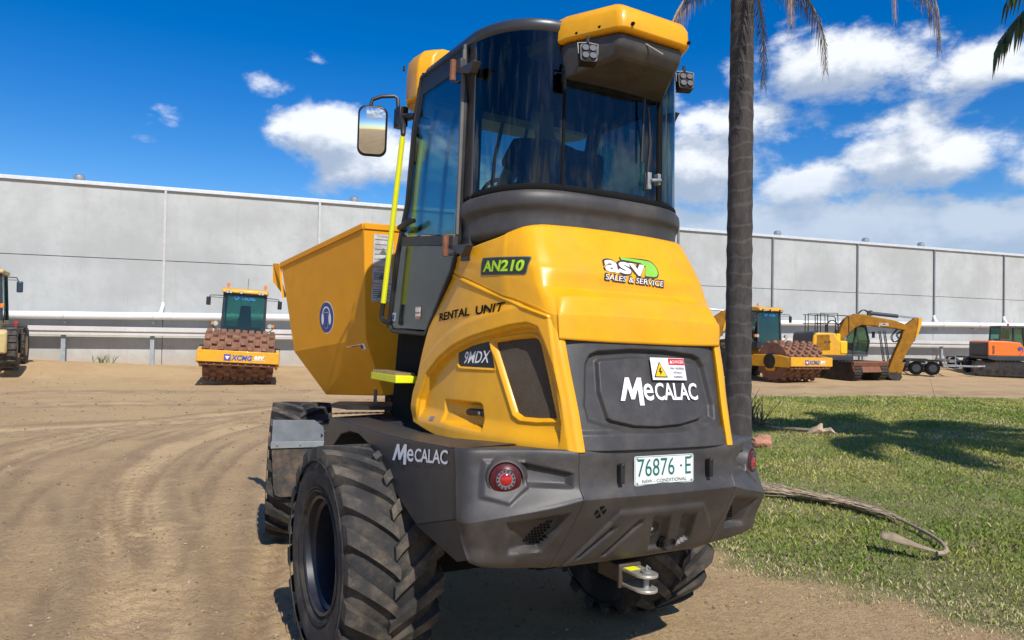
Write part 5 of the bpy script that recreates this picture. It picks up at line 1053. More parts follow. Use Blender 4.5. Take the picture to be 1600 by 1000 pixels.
for s_, hv in ((-1, 19), (1, 20)):
    for k in range(4):
        b0 = len(J); x_ = s_*(.145-.018+.012*k); J.append((x_, .375, .262-.006*k, .0085)); J.append((x_, .398-.004*k, .245-.006*k, .008)); J.append((x_, .385, .222-.004*k, .0072)); E_ += [(hv, b0), (b0, b0+1), (b0+1, b0+2)]
    b0 = len(J); J.append((s_*.115, .345, .262, .010)); J.append((s_*.105, .37, .272, .008)); E_ += [(hv, b0), (b0, b0+1)]
skinned('body', J, E_, SKN, PR)
SH = mat('dark_work_shirt', (.012, .016, .035), .85, var=.2)
skinned('shirt', [(0,0,.08,.145),(0,-.02,.28,(.175,.13)),(0,-.03,.45,(.185,.12)),(0,-.02,.53,.075),(-.19,-.03,.47,.078),(-.225,.03,.34,.066),(.19,-.03,.47,.078),(.225,.03,.34,.066)], [(0,1),(1,2),(2,3),(2,4),(4,5),(2,6),(6,7)], SH, PR)
skinned('hair', [(0,-.02,.70,(.075,.075)),(0,-.005,.80,(.082,.098)),(0,.05,.835,(.06,.06))], [(0,1),(1,2)], mat('dark_hair', (.012, .009, .007), .7), PR)
skinned('trousers', [(0,0,.08,.14),(-.10,.12,.07,.10),(-.11,.42,.06,.075),(-.11,.48,-.28,.06),(.10,.12,.07,.10),(.11,.42,.06,.075),(.11,.48,-.28,.06)], [(0,1),(1,2),(2,3),(0,4),(4,5),(5,6)], SH, PR)
tag(PR, 'person in a dark shirt sitting in the cab and holding the steering wheel', 'person')
# ============================================================ MACHINES PARKED ALONG THE WAREHOUSE
MY = mat('machine_yellow', (.74, .36, .012), .4, var=.08, coat=.2, dirt=(.35, .22, .10), dscale=2, damt=.4)
MYD = mat('weathered_shaded_yellow', (.30, .135, .010), .65, var=.18, spec=.2, dirt=(.14, .075, .02), dscale=2.5, damt=.6)  # weathered yellow, base darkened further so the boom side looks in shade
MOR = mat('machine_orange', (.80, .17, .015), .4, var=.06, coat=.2, dirt=(.35, .18, .10), damt=.25)
CABG = glassmat('green_cab_glass', (.42, .62, .56), .05); CABB = mat('cab_grey', (.035, .038, .045), .5, var=.15)
TRK = mat('track_steel', (.030, .027, .025), .75, .2, var=.3, dirt=(.13, .095, .065), dscale=4, damt=.6)
CYL = mat('cylinder_grey', (.06, .065, .08), .4, .3, var=.1); HOSE = mat('hose_black', (.012, .012, .015), .6)
XBL = mat('maker_blue', (.02, .10, .45), .5)
def txt3(txt, o_, u, v, w_, h_, m_, parent, nm, bold=.02, shear=0., off_=.006):
    f = plane_fn(o_, u, v, (0, 0, 0), off_); return decal_text(txt, f, w=w_, h=h_, bold=bold, shear=shear).build(nm, m_, parent, smooth=0)
def roller():
    """padfoot roller, front towards -y"""
    r = empty('road_roller'); yc = -1.55
    mb = MB(); mb.lathe([(-1.06, .70), (-1.06, .76), (1.06, .76), (1.06, .70)], 64, c=(0, yc, .84))
    for i in range(10):
        x_ = -.96+.213*i
        for k in range(15):
            a = 2*PI*(k+.5*(i % 2))/15; M_ = Matrix.Translation((x_, yc, .84)) @ Matrix.Rotation(a, 4, 'X')
            mb.hexa([(-.085,-.07,.75),(.085,-.07,.75),(.085,.07,.75),(-.085,.07,.75),(-.068,-.05,.855),(.068,-.05,.855),(.068,.05,.855),(-.068,.05,.855)], 0, M_)
    mb.build('drum', DRUM, r, smooth=30)
    for s_ in (-1, 1):
        b = MB(); b.prism([(-2.52,.62),(-2.52,1.02),(-2.0,1.10),(-.75,1.10),(-.5,1.0),(-.5,.62)], s_*1.10, s_*1.22, 'x'); b.prism([(yc-.25,.6),(yc+.25,.6),(yc+.2,.45),(yc-.2,.45)], s_*1.11, s_*1.20, 'x'); b.build('side_beam', MY, r, bevel=.02)
        b = MB(); b.lathe([(s_*1.07, .34), (s_*1.235, .30), (s_*1.24, .12)], 20, c=(0, yc, .84)); b.build('drum_hub', BLK, r)
    b = MB(); b.box((-1.22, -2.64, .66), (1.22, -2.52, 1.03)); b.build('front_plate', MY, r, bevel=.02)
    b = MB(); b.box((-1.15, -2.56, .56), (1.15, -2.50, .63)); 
    b.build('scraper', RUSTY, r); b = MB()
    for k in range(9): b.lathe([(-2.60, .02), (-2.55, .02)], 8, 'y', c=(-.92+.23*k, 0, .60))
    b.build('scraper_bolts', STEEL, r)
    b = MB(); b.add([(-.42,-2.648,.72),(-.22,-2.648,.72),(-.22,-2.648,.92),(-.42,-2.648,.92)], [(0,1,2,3)]); b.build('maker_emblem', mat('emblem_purple', (.10, .07, .30), .5), r, smooth=0)
    b = MB(); b.add([(-.39,-2.652,.86),(-.25,-2.652,.86),(-.32,-2.652,.75)], [(0,1,2)]); b.add([(-.345,-2.656,.84),(-.295,-2.656,.84),(-.32,-2.656,.79)], [(0,1,2)]); b.build('emblem_mark', WHT, r, smooth=0)
    txt3('XCMG', (.10, -2.645, .82), (1, 0, 0), (0, 0, 1), .62, .17, XBL, r, 'maker_lettering', .03, .2)
    txt3('asv', (.62, -2.645, .845), (1, 0, 0), (0, 0, 1), .30, .11, WHT, r, 'hire_lettering', .04, .2)
    b = MB(); b.add([(.72,-2.647,.88),(.82,-2.647,.88),(.80,-2.647,.92),(.74,-2.647,.93)], [(0,1,2,3)]); b.build('hire_mark', GRN, r, smooth=0); b = MB(); b.box((.45,-2.650,.755),(.80,-2.646,.768)); b.build('hire_underline', WHT, r, smooth=0)
    # cab
    b = MB(); b.box((-.72, -.45, 1.30), (.72, 1.05, 1.62)); b.build('cab_floor', CABB, r, bevel=.02)
    for s_ in (-1, 1):
        b = MB(); b.tube([(s_*.68, -.45, 1.6), (s_*.66, -.38, 2.90)], .045, 6); b.build('front_post', CABB, r); b = MB(); b.tube([(s_*.68, 1.0, 1.6), (s_*.66, .95, 2.90)], .045, 6); b.build('rear_post', CABB, r); b = MB(); b.tube([(s_*.69, .25, 1.6), (s_*.67, .25, 2.90)], .03, 6); b.build('door_post', CABB, r)
        b = MB(); b.box((s_*.66-.004, -.42, 1.62), (s_*.66+.004, .98, 2.88)); b.build('side_window', CABG, r, smooth=0)
    b = MB(); b.hexa([(-.66,-.455,1.60),(.66,-.455,1.60),(.66,-.447,1.60),(-.66,-.447,1.60),(-.64,-.388,2.88),(.64,-.388,2.88),(.64,-.38,2.88),(-.64,-.38,2.88)]); b.build('windscreen', CABG, r, smooth=0)
    b = MB(); b.box((-.64, .97, 1.62), (.64, .978, 2.88)); b.build('rear_window', CABG, r, smooth=0)
    b = MB(); b.box((-.22, .25, 1.62), (.22, .75, 1.95)); b.hexa([(-.22,.70,1.9),(.22,.70,1.9),(.22,.82,1.9),(-.22,.82,1.9),(-.17,.80,2.55),(.17,.80,2.55),(.17,.90,2.55),(-.17,.90,2.55)]); b.build('seat', SEATM, r, bevel=.03)
    b = MB(); b.box((-.55, -.40, 1.60), (.55, -.15, 1.80)); b.tube([(0, -.1, 1.7), (0, .05, 2.05)], .05, 6); b.tube([(.19*math.cos(a), .03+.05*math.sin(a), 2.05+.12*math.sin(a)) for a in np.linspace(0, 2*PI, 17)], .018, 5); b.build('console', BLKM, r)
    b = MB(); b.prism([(-.58,2.92),(-.55,3.05),(-.30,3.10),(1.05,3.10),(1.12,2.92)], -.74, .74, 'x'); b.build('roof', MY, r, bevel=.04, seg=3)
    b = MB(); b.box((-.70, -.50, 2.86), (.70, .98, 2.92)); b.build('roof_liner', CABB, r)
    for x_ in (-.56, -.46, .46, .56, -.12):
        b = MB(); b.box((x_-.045, -.64, 2.90), (x_+.045, -.56, 2.99)); l_ = b.build('roof_lamp', BLK, r, bevel=.01); b = MB(); b.box((x_-.035, -.646, 2.91), (x_+.035, -.641, 2.98)); b.build('lens', CHR, l_, smooth=0)
    txt3('CMG XCMG', (0, -.425, 2.76), (1, 0, 0), (0, .03, 1), .66, .12, mat('screen_blue', (.05, .28, .70), .5), r, 'windscreen_lettering', .02)
    for s_ in (-1, 1):
        b = MB(); b.tube([(s_*.62, .8, 3.08), (s_*.62, .8, 3.22)], .02, 6); b.lathe([(3.2, .055), (3.30, .05), (3.33, .02)], 10, 'z', c=(s_*.62, .8, 0)); b.build('beacon', ORG, r)
        b = MB(); b.tube([(s_*.70, -.4, 2.82), (s_*1.08, -.55, 2.80), (s_*1.14, -.55, 2.72)], .014, 6); b.tube([(s_*.70, -.4, 2.74), (s_*1.10, -.55, 2.74)], .010, 6); b.build('mirror_arm', BLK, r); b = MB(); b.box((s_*1.14-.07, -.58, 2.46), (s_*1.14+.07, -.52, 2.74)); b.build('mirror', BLK, r, bevel=.02)
        b = MB(); b.tube([(s_*.80, -.40, 1.40), (s_*.80, -.48, 1.62), (s_*.98, -.52, 1.78), (s_*.80, -.5, 1.86)], .018, 6); b.build('lamp_stalk', BLK, r)
        b = MB(); b.lathe([(-.60, .075), (-.54, .085), (-.50, .05)], 12, 'y', c=(s_*.86, 0, 1.86)); b.build('headlight', CHR, r); b = MB(); b.box((s_*.97-.03, -.58, 1.80), (s_*.97+.03, -.50, 1.92)); b.build('indicator', ORG, r, bevel=.01)
    b = MB(); b.tube([(.02, 1.2, 3.0), (.02, 1.2, 3.55)], .008, 5); b.build('aerial', BLK, r)
    # rear body and tyres
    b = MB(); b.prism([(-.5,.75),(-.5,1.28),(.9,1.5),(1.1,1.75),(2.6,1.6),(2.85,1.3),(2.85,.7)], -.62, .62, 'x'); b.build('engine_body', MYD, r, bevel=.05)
    b = MB(); b.box((-.35, -1.0, .55), (.35, 1.0, 1.1)); b.build('frame', CABB, r)
    for s_ in (-1, 1):
        b = MB(); b.lathe([(-.26, .36), (-.27, .66), (-.20, .75), (.20, .75), (.27, .66), (.26, .36)], 36, c=(s_*.82, 1.45, .75))
        for k in range(18):
            a = 2*PI*k/18
            for q in (-1, 1): b.hexa([(.0,-.05,.73),(q*.25,-.13,.73),(q*.25,-.04,.73),(0,.05,.73),(.0,-.04,.785),(q*.25,-.12,.775),(q*.25,-.05,.775),(0,.04,.785)], 0, Matrix.Translation((s_*.82, 1.45, .75)) @ Matrix.Rotation(a, 4, 'X'))
        b.build('tyre', RUBT, r)
    return r
def ground_put(o, x, y, rz, tilt=0, dz=0.): o.location = (x, y, gh(x, y)+dz); o.rotation_euler = (0, tilt, rz)
ro = roller(); ground_put(ro, -9.37, 25.6, R(18), R(2.6), .0)
tag(ro, 'yellow padfoot roller facing the camera in front of the wall left of the dumper', 'road roller', 'padfoot rollers')
ro2 = copy_tree(ro); ground_put(ro2, 10.75, 31.9, R(29), R(.5))
tag(ro2, 'yellow padfoot roller turned towards the right between the palm trunk and the excavator', 'road roller', 'padfoot rollers')

def excavator(body, parts, tint, text, rails, urot):
    """digger seen from its right side, boom along +x; profiles in (x, z)"""
    e = empty('excavator'); g_ = parts.get
    uc = []
    for s_ in (-1, 1):
        L, r_ = g_('trackL'), g_('trackR'); M_ = Matrix.Rotation(urot, 4, 'Z') @ Matrix.Translation((g_('ux', 0), s_*g_('gauge'), 0))
        pl = [(-L/2+r_*math.cos(R(a)), r_+r_*math.sin(R(a))) for a in range(90, 271, 18)]+[(L/2+r_*math.cos(R(a)), r_+r_*math.sin(R(a))) for a in range(-90, 91, 18)]
        b = MB(); b.prism(pl, -.22, .22, 'y', 0, M_)
        per = []; n = len(pl)
        for i in range(n):
            p, q = Vector(pl[i]), Vector(pl[(i+1) % n]); m_ = max(1, int((q-p).length/.16))
            per += [(p.lerp(q, k/m_), (q-p).normalized()) for k in range(m_)]
        for p, d in per:
            nr = Vector((d.y, -d.x)); nr = nr if nr.dot(Vector((p.x*.2, p.y-r_))) > 0 else -nr; c = p+nr*.02; w_ = d*.045
            b.hexa([(c.x-w_.x-nr.x*.02, -.24, c.y-w_.y-nr.y*.02), (c.x+w_.x-nr.x*.02, -.24, c.y+w_.y-nr.y*.02), (c.x+w_.x-nr.x*.02, .24, c.y+w_.y-nr.y*.02), (c.x-w_.x-nr.x*.02, .24, c.y-w_.y-nr.y*.02), (c.x-w_.x+nr.x*.02, -.24, c.y-w_.y+nr.y*.02), (c.x+w_.x+nr.x*.02, -.24, c.y+w_.y+nr.y*.02), (c.x+w_.x+nr.x*.02, .24, c.y+w_.y+nr.y*.02), (c.x-w_.x+nr.x*.02, .24, c.y-w_.y+nr.y*.02)], 0, M_)
        t_ = b.build('track', TRK, e, smooth=0)
        b = MB()
        for k in range(7): b.lathe([(-.235, .10), (.235, .10)], 14, 'y', c=(-L/2+L*k/6, 0, r_*(.55 if 0 < k < 6 else 1)), M=M_)
        b.build('track_rollers', BLK, e)
    b = MB(); M_ = Matrix.Rotation(urot, 4, 'Z'); b.box((-.6+g_('ux', 0), -g_('gauge'), .25), (.6+g_('ux', 0), g_('gauge'), .75), 0, M_); b.lathe([(.7, .5), (g_('hz')+.02, .5)], 24, 'z'); b.build('undercarriage', CABB, e)
    if g_('blade'):
        bx, bw, z0, z1 = g_('blade'); b = MB(); b.prism([(bx, z1), (bx+.10, z1-.05), (bx+.03, (z0+z1)/2), (bx+.12, z0), (bx+.05, z0), (bx-.05, (z0+z1)/2), (bx-.06, z1)], -bw/2, bw/2, 'y', 0, M_); b.build('dozer_blade', g_('blade_mat', RUSTY), e)
        b = MB(); b.box((.6, -.5, .3), (bx, -.35, .5), 0, M_); b.box((.6, .35, .3), (bx, .5, .5), 0, M_); b.build('blade_arms', CABB, e)
    W_ = g_('W')
    b = MB(); b.prism(g_('house'), -W_, W_, 'y'); b.build('engine_house', body, e, bevel=.05, seg=3)
    b = MB(); b.prism(g_('skirt'), -W_-.01, W_+.01, 'y'); b.build('house_skirt', g_('skirt_mat', CABB), e, bevel=.02)
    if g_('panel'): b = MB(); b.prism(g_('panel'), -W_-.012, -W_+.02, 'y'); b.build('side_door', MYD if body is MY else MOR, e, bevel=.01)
    if g_('weight'): b = MB(); b.prism(g_('weight'), -W_+.05, W_-.05, 'y'); b.build('counterweight', CABB, e, bevel=.06)
    # cab
    y0, y1 = g_('cab_y'); c = empty('cab'); c.parent = e
    P = g_('cab'); b = MB(); n = len(P)
    for yy in (y0, y1): b.tube([(p[0], yy, p[1]) for p in P]+[(P[0][0], yy, P[0][1])], .045, 6)
    for p in P: b.tube([(p[0], y0, p[1]), (p[0], y1, p[1])], .045, 6)
    for q in g_('cab_bars', []): 
        for yy in (y0, y1): b.tube([(q[0], yy, q[1]), (q[2], yy, q[3])], .045, 6)
    b.build('cab_frame', CABB, c)
    b = MB(); b.prism(P, y0+.01, y0+.016, 'y'); b.prism(P, y1-.016, y1-.01, 'y'); 
    for i in g_('glass_edges'): p, q = P[i], P[(i+1) % n]; b.add([(p[0], y0, p[1]), (q[0], y0, q[1]), (q[0], y1, q[1]), (p[0], y1, p[1])], [(0, 1, 2, 3)])
    b.build('cab_glass', CABG, c, smooth=0)
    x0_, z0_ = min(p[0] for p in P), min(p[1] for p in P); b = MB(); xm = (x0_+max(p[0] for p in P))/2; b.prism(g_('cab_low'), y0-.01, y1+.01, 'y'); b.build('cab_lower_panel', CABB, c, bevel=.02)
    b = MB(); b.box((xm-.35, y0+.15, z0_+.2), (xm+.1, y1-.15, z0_+.55)); b.box((xm-.45, y0+.2, z0_+.5), (xm-.28, y1-.2, z0_+1.15)); b.build('seat', SEATM, c, bevel=.03)
    tx = [p for p in P if p[1] > max(q[1] for q in P)-.12]; b = MB(); b.box((min(p[0] for p in tx)-.03, y0-.04, max(p[1] for p in tx)), (max(p[0] for p in tx)+.03, y1+.04, max(p[1] for p in tx)+.07)); b.build('cab_roof', CABB, c, bevel=.02)
    if g_('beacon'): q = g_('beacon'); b = MB(); b.lathe([(q[1], .04), (q[1]+.09, .05), (q[1]+.14, .03)], 10, 'z', c=(q[0], (y0+y1)/2, 0)); b.build('beacon', RED, c)
    if g_('mirror'): q = g_('mirror'); b = MB(); b.tube([(q[0]-.25, y0, q[1]+.05), (q[0], y0-.1, q[1]+.08)], .012, 5); b.box((q[0]-.06, y0-.14, q[1]-.16), (q[0]+.06, y0-.08, q[1]+.12)); b.build('mirror', BLK, c, bevel=.015)
    # boom, dipper, rams, bucket
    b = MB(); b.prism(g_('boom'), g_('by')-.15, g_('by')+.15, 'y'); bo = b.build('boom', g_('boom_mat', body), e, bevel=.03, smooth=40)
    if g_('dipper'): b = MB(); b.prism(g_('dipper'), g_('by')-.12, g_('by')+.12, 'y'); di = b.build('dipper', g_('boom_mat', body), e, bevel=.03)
    for (xa, za, xb, zb_, ra) in g_('rams', []):
        a_, b_ = Vector((xa, g_('by'), za)), Vector((xb, g_('by'), zb_)); b = MB(); b.tube([a_, a_.lerp(b_, .6)], ra, 12); b.lathe([(0, ra*1.5), (.12, ra*1.5)], 12, 'y', c=(xa, g_('by')-.06, za)); rm = b.build('hydraulic_ram', CYL, e); b = MB(); b.tube([a_.lerp(b_, .58), b_], ra*.5, 10); b.build('ram_rod', CHR, rm)
    for hs_ in g_('hoses', []): 
        for dy in (-.06, .04): b = MB(); b.tube([(p[0], g_('by')+dy, p[1]) for p in cr([(q[0], q[1], 0) for q in hs_], 5)[:, :2]], .020, 5); b.build('hose', HOSE, e)
    if g_('bucket'): b = MB(); b.prism(g_('bucket'), g_('by')-.35, g_('by')+.35, 'y'); b.build('bucket', TRK, e, bevel=.02)
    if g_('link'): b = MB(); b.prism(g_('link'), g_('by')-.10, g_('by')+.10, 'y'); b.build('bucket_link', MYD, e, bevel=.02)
    if g_('end_plate'): b = MB(); b.prism(g_('end_plate'), g_('by')-.16, g_('by')+.16, 'y'); b.build('dipper_head', MY, e, bevel=.02)
    for q in rails: b = MB(); b.tube(q, .022, 6); b.build('guard_rail', BLK, e)
    for (t_, x_, z_, w_, h_, yy, m_) in text: txt3(t_, (x_, yy, z_), (1, 0, 0), (0, 0, 1), w_, h_, m_, e, 'maker_lettering', .03)
    return e
def cz(pts, ox=500, oy=890, s=247.): return [((a-ox)/s, (oy-b)/s) for a, b in pts]
JP = dict(trackL=2.5, trackR=.38, gauge=.85, hz=.95, W=1.05, by=-.30,
 blade=(1.55, 2.25, .33, .80),
 house=cz([(62,560),(70,430),(110,392),(300,392),(345,470),(430,480),(440,640),(64,640)]), skirt=cz([(80,640),(520,640),(520,690),(100,690)]), panel=cz([(110,420),(250,415),(260,580),(110,590)]), weight=cz([(60,450),(72,392),(130,375),(150,392),(100,430),(70,600)]),
 cab=cz([(520,420),(640,318),(680,308),(800,318),(840,480),(815,640),(480,640),(470,520)]), cab_bars=[cz([(690,318)])[0]+cz([(650,640)])[0]], cab_low=cz([(480,560),(640,590),(815,600),(815,645),(480,645)]), glass_edges=[0,2,3,4], cab_y=(.05, 1.0), mirror=cz([(875,400)])[0],
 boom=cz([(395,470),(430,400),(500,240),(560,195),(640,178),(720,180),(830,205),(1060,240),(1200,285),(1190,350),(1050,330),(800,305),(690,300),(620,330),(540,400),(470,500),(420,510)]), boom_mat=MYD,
 dipper=cz([(1180,330),(1200,290),(1320,205),(1375,205),(1375,290),(1310,440),(1190,640),(1120,800),(1060,840),(990,820),(1060,640),(1150,440)]),
 end_plate=cz([(1340,205),(1380,215),(1370,300),(1325,420),(1300,430),(1330,300)]),
 rams=[(*cz([(800,165)])[0], *cz([(1330,210)])[0], .085), (*cz([(620,250)])[0], *cz([(470,560)])[0], .075), (*cz([(1290,450)])[0], *cz([(1150,720)])[0], .07)],
 hoses=[cz([(300,380),(310,300),(350,258),(400,262),(440,300),(520,230),(620,180)]), cz([(660,175),(720,130),(790,160)]), cz([(1120,330),(1050,420),(1080,480),(1150,450)]), cz([(1160,360),(1110,400),(1140,450)])],
 bucket=cz([(965,830),(1010,815),(1110,820),(1130,870),(1090,920),(1010,900),(965,860)]), link=cz([(1100,800),(1170,710),(1190,730),(1150,860),(1120,880)]))
def rail(pts, y): return [(p[0], y, p[1]) for p in cz(pts)]
rl_ = []
for y in (-1.0, .2): rl_ += [rail([(95,190),(450,205),(470,225),(470,390)], y), rail([(95,290),(330,290)], y), rail([(120,190),(120,390)], y), rail([(235,200),(235,390)], y), rail([(155,390),(155,180),(345,180),(355,390)], y)]
JW = mat('lettering_grey', (.50, .50, .50), .5)
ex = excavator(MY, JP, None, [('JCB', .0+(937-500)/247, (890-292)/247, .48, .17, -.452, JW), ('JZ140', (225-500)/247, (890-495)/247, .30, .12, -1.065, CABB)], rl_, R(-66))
bx = MB(); bx.box(((345-500)/247-.15, -.9, (890-600)/247), ((345-500)/247+.20, -.5, (890-400)/247)); bx.box(((420-500)/247-.2, -1.08, (890-620)/247), ((420-500)/247+.12, -.6, (890-480)/247)); bx.build('boom_bracket', mat('bright_yellow', (.85, .50, .01), .4, var=.05), ex, bevel=.04)
px2 = lambda px, D: (px-800)/1156*D
ground_put(ex, px2(1313, 33.6), 33.6, R(3), 0, .03)
tag(ex, 'yellow excavator with guard rails, boom arched over its cab and dipper down on the right', 'excavator', 'excavators')
for o_ in list(ex.children): pass
ex2 = copy_tree(ex); ground_put(ex2, px2(1004, 31.2), 31.2, R(0), 0, .05)
for o_ in ex2.children:
    if o_.name.startswith('maker_lettering'): bpy.data.objects.remove(o_)
tag(ex2, 'yellow excavator half hidden behind the palm trunk with its dipper hanging beside the dumper', 'excavator', 'excavators')
def dz5(pts): return [((a-1080)/260., (895-b)/260.) for a, b in pts]
OP = dict(trackL=2.1, trackR=.34, gauge=.78, hz=.8, W=.95, by=-.2, ux=0, blade=(1.45, 2.0, .05, .45), blade_mat=mat('blade_grey', (.20, .23, .26), .6),
 house=dz5([(815,450),(870,440),(1060,445),(1210,460),(1290,560),(1300,640),(815,640)]), skirt=dz5([(812,640),(1300,632),(1310,700),(900,700),(812,680)]), weight=dz5([(805,470),(850,450),(855,640),(805,640)]),
 cab=dz5([(1080,440),(1090,262),(1350,258),(1480,275),(1530,500),(1500,590),(1230,590),(1090,450)]), cab_bars=[dz5([(1260,262)])[0]+dz5([(1250,560)])[0], dz5([(1375,262)])[0]+dz5([(1400,580)])[0]], cab_low=dz5([(1080,415),(1250,430),(1290,490),(1420,500),(1500,600),(1230,600),(1080,450)]), glass_edges=[3,4], cab_y=(.0, .95), beacon=(.66, 2.52), mirror=None,
 boom=dz5([(1395,530),(1450,480),(1560,400),(1720,330),(1900,340),(1910,420),(1740,420),(1600,500),(1460,560)]), dipper=dz5([(1850,340),(1930,330),(1960,420),(1900,760),(1840,780),(1850,420)]), rams=[(*dz5([(1480,600)])[0], *dz5([(1700,430)])[0], .06)],
 bucket=dz5([(1800,770),(1900,760),(1930,860),(1860,890),(1790,850)]), hoses=[dz5([(1350,560),(1400,500),(1480,470),(1560,430)])])
oe = excavator(MOR, OP, None, [('DX', (880-1080)/260, (895-560)/260, .10, .40, -.965, CABB)], [], R(-12)); ground_put(oe, px2(1562, 38.0), 38.0, R(-6), 0, .05)
b = MB(); b.tube([(.46, -.975, 1.05), (.62, -.985, 1.25), (.60, -.985, 1.45)], .012, 5); b.lathe([(-.99, .09), (-.95, .09)], 14, 'y', c=(.47, 0, 1.37)); b.build('fuel_cap', XBL, oe)
b = MB(); b.box((-.70, -.5, 1.72), (-.50, -.3, 1.84)); b.build('rear_lamp', CABB, oe, bevel=.02)
tag(oe, 'orange excavator with a black cab standing at the right edge of the yard', 'excavator', 'excavators')

def trailer():
    t_ = empty('trailer'); b = MB(); b.box((-1.5, -.85, .42), (1.5, -.78, .54)); b.box((-1.5, .78, .42), (1.5, .85, .54))
    for k in range(6): b.box((-1.45+.55*k, -.78, .43), (-1.38+.55*k, .78, .52))
    b.build('chassis', STEEL, t_)
    b = MB(); b.tube([(1.5, -.7, .46), (2.7, 0, .44), (1.5, .7, .46)], .045, 6); b.tube([(2.6, 0, .44), (2.95, 0, .46)], .05, 6); b.build('drawbar', STEEL, t_)
    b = MB(); b.tube([(2.45, .12, .75), (2.45, .12, .2)], .025, 6); b.lathe([(.08, .10), (.16, .10)], 12, 'y', c=(2.45, 0, .10)); b.build('jockey_wheel', BLK, t_)
    for s_ in (-1, 1):
        for x_ in (-.42, .32):
            b = MB(); b.lathe([(-.10, .18), (-.11, .30), (-.07, .33), (.07, .33), (.11, .30), (.10, .18)], 24, 'y', c=(x_, s_*1.0, .33)); w_ = b.build('tyre', BLKM, t_); b = MB(); b.lathe([(-.112, .19), (-.06, .15), (.06, .15), (.112, .19)], 18, 'y', c=(x_, s_*1.0, .33)); b.build('rim', CABB, w_)
        b = MB(); b.prism([(-.88,.42),(-.80,.70),(-.65,.76),(.55,.76),(.70,.70),(.78,.42),(.72,.42),(.64,.66),(-.74,.66),(-.82,.42)], s_*1.0-.14, s_*1.0+.14, 'y'); b.build('mudguard', BLK, t_)
        b = MB()
        for q in (-.16, .16): b.tube([(-1.52, s_*.5+q, .5), (-1.75, s_*.5+q, 2.15)], .028, 5)
        for k in range(9): b.tube([(-1.54-.024*k, s_*.5-.16, .62+.175*k), (-1.54-.024*k, s_*.5+.16, .62+.175*k)], .020, 5)
        b.build('loading_ramp', CABB, t_)
    b = MB(); b.box((-1.5, -.86, .54), (-1.44, .86, .60)); b.tube([(1.4, -.8, .54), (1.4, -.8, .95), (1.4, .8, .95), (1.4, .8, .54)], .03, 6); b.build('headboard', STEEL, t_)
    return t_
t1 = trailer(); ground_put(t1, px2(1437, 37.5), 37.5, R(-14)); tag(t1, 'low steel plant trailer with raised loading ramps behind the dipper of the guard railed excavator', 'trailer', 'plant trailers')
t2 = copy_tree(t1); ground_put(t2, px2(1487, 42), 40.2, R(-6))
for o_ in list(t2.children):
    if o_.name.startswith('loading_ramp'): bpy.data.objects.remove(o_)
tag(t2, 'low plant trailer without ramps parked left of the orange excavator', 'trailer', 'plant trailers')

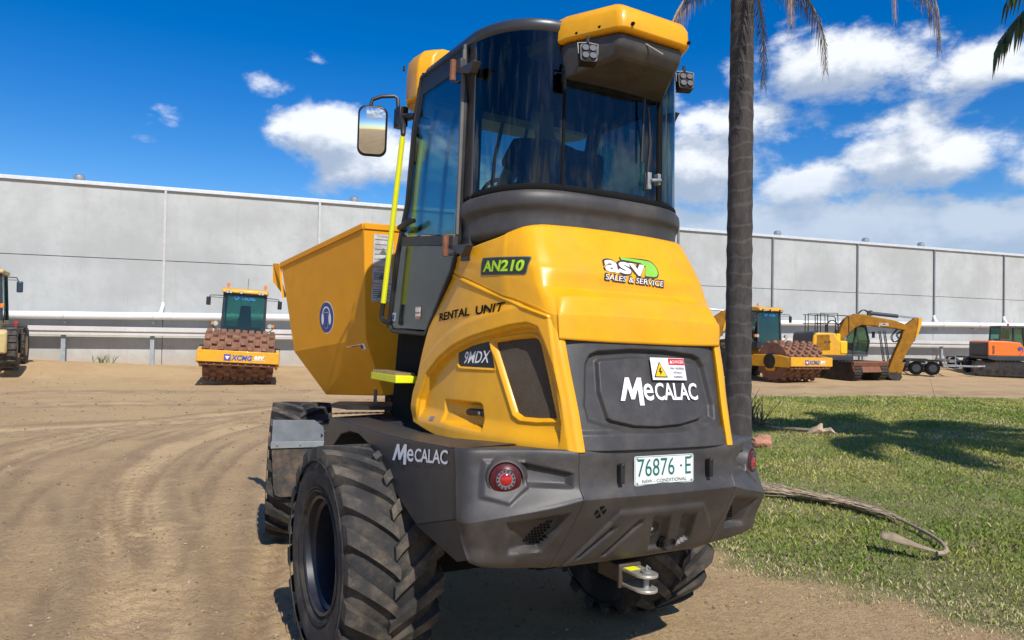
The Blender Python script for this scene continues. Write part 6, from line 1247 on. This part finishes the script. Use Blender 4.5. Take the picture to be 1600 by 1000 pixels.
# wheel loader cut by the left edge of the picture, facing the camera
wl = empty('wheel_loader'); WY = mat('faded_cream_yellow', (.55, .42, .18), .5, var=.1, dirt=(.3, .22, .13), damt=.5)
b = MB(); b.prism([(-1.4,.7),(-1.4,1.35),(-.9,1.6),(.2,1.6),(1.7,1.75),(1.9,.7)], -.62, .62, 'x'); b.build('body', WY, wl, bevel=.05)
for sx_ in (-1, 1):
    for yy in (-1.1, 1.2):
        b = MB(); b.lathe([(-.22, .34), (-.25, .60), (-.19, .70), (.19, .70), (.25, .60), (.22, .34)], 40, c=(sx_*.98, yy, .72))
        for k in range(20): b.cbox((0, 0, .715), (.44, .07, .05), 0, Matrix.Translation((sx_*.98, yy, .72)) @ Matrix.Rotation(2*PI*k/20, 4, 'X'))
        w_ = b.build('tyre', RUBT, wl); b = MB(); b.lathe([(-.23, .34), (-.1, .30), (.1, .30), (.23, .34)], 24, c=(sx_*.98, yy, .72)); b.build('rim', WY, w_)
    b = MB(); b.prism([(-1.95,.55),(-2.0,1.2),(-1.85,1.32),(-1.75,1.2),(-1.75,.55)], sx_*.60, sx_*.98, 'x'); b.build('mudguard', WY, wl, bevel=.06)
    b = MB(); b.box((sx_*1.2, -1.3, .55), (sx_*1.25, -.95, 1.15)); b.build('mud_flap', BLKM, wl)
    b = MB(); b.tube([(sx_*.66, -.55, 1.6), (sx_*.60, -.45, 3.1)], .05, 6); b.build('front_post', CABB, wl); b = MB(); b.tube([(sx_*.66, .9, 1.6), (sx_*.60, .85, 3.1)], .05, 6); b.build('rear_post', CABB, wl)
    b = MB(); b.tube([(sx_*.62, -.5, 3.0), (sx_*1.05, -.6, 2.98), (sx_*1.10, -.6, 2.86)], .018, 6); b.tube([(sx_*.62, -.5, 2.9), (sx_*1.08, -.6, 2.9)], .012, 6); b.build('mirror_arm', BLK, wl); b = MB(); b.box((sx_*1.14-.09, -.64, 2.5), (sx_*1.14+.09, -.58, 2.86)); b.build('mirror', mat('mirror_blue_black', (.02, .035, .06), .3), wl, bevel=.03)
    b = MB(); b.tube([(sx_*.75, -.9, 1.5), (sx_*.80, -.95, 2.0), (sx_*.68, -.9, 2.05)], .02, 6); b.build('grab_handle', BLK, wl); b = MB(); b.cbox((sx_*.72, -1.0, 2.05), (.10, .06, .14)); b.build('indicator', ORG, wl, bevel=.01)
    b = MB(); b.lathe([(1.42, .07), (1.5, .08), (1.53, .03)], 12, 'z', c=(sx_*1.12, -1.2, .02)); b.tube([(sx_*1.12, -1.2, 1.1), (sx_*1.12, -1.2, 1.5)], .03, 6); b.build('marker_lamp', RED, wl)
b = MB(); b.hexa([(-.64,-.56,1.6),(.64,-.56,1.6),(.64,.9,1.6),(-.64,.9,1.6),(-.58,-.46,3.1),(.58,-.46,3.1),(.58,.85,3.1),(-.58,.85,3.1)]); b.build('cab_glass', CABG, wl, smooth=0)
b = MB(); b.box((-.70, -.62, 3.1), (.70, 1.0, 3.24)); b.build('roof', WY, wl, bevel=.05); b = MB(); b.box((-.3, .3, 1.6), (.3, .8, 2.5)); b.build('seat', SEATM, wl, bevel=.04)
b = MB(); b.lathe([(3.24, .06), (3.36, .05), (3.39, .02)], 10, 'z', c=(.45, .2, 0)); b.build('beacon', ORG, wl)
ground_put(wl, -17.35, 24.1, R(28)); tag(wl, 'pale yellow wheel loader cut off by the left edge of the photo beside the wall', 'wheel loader')
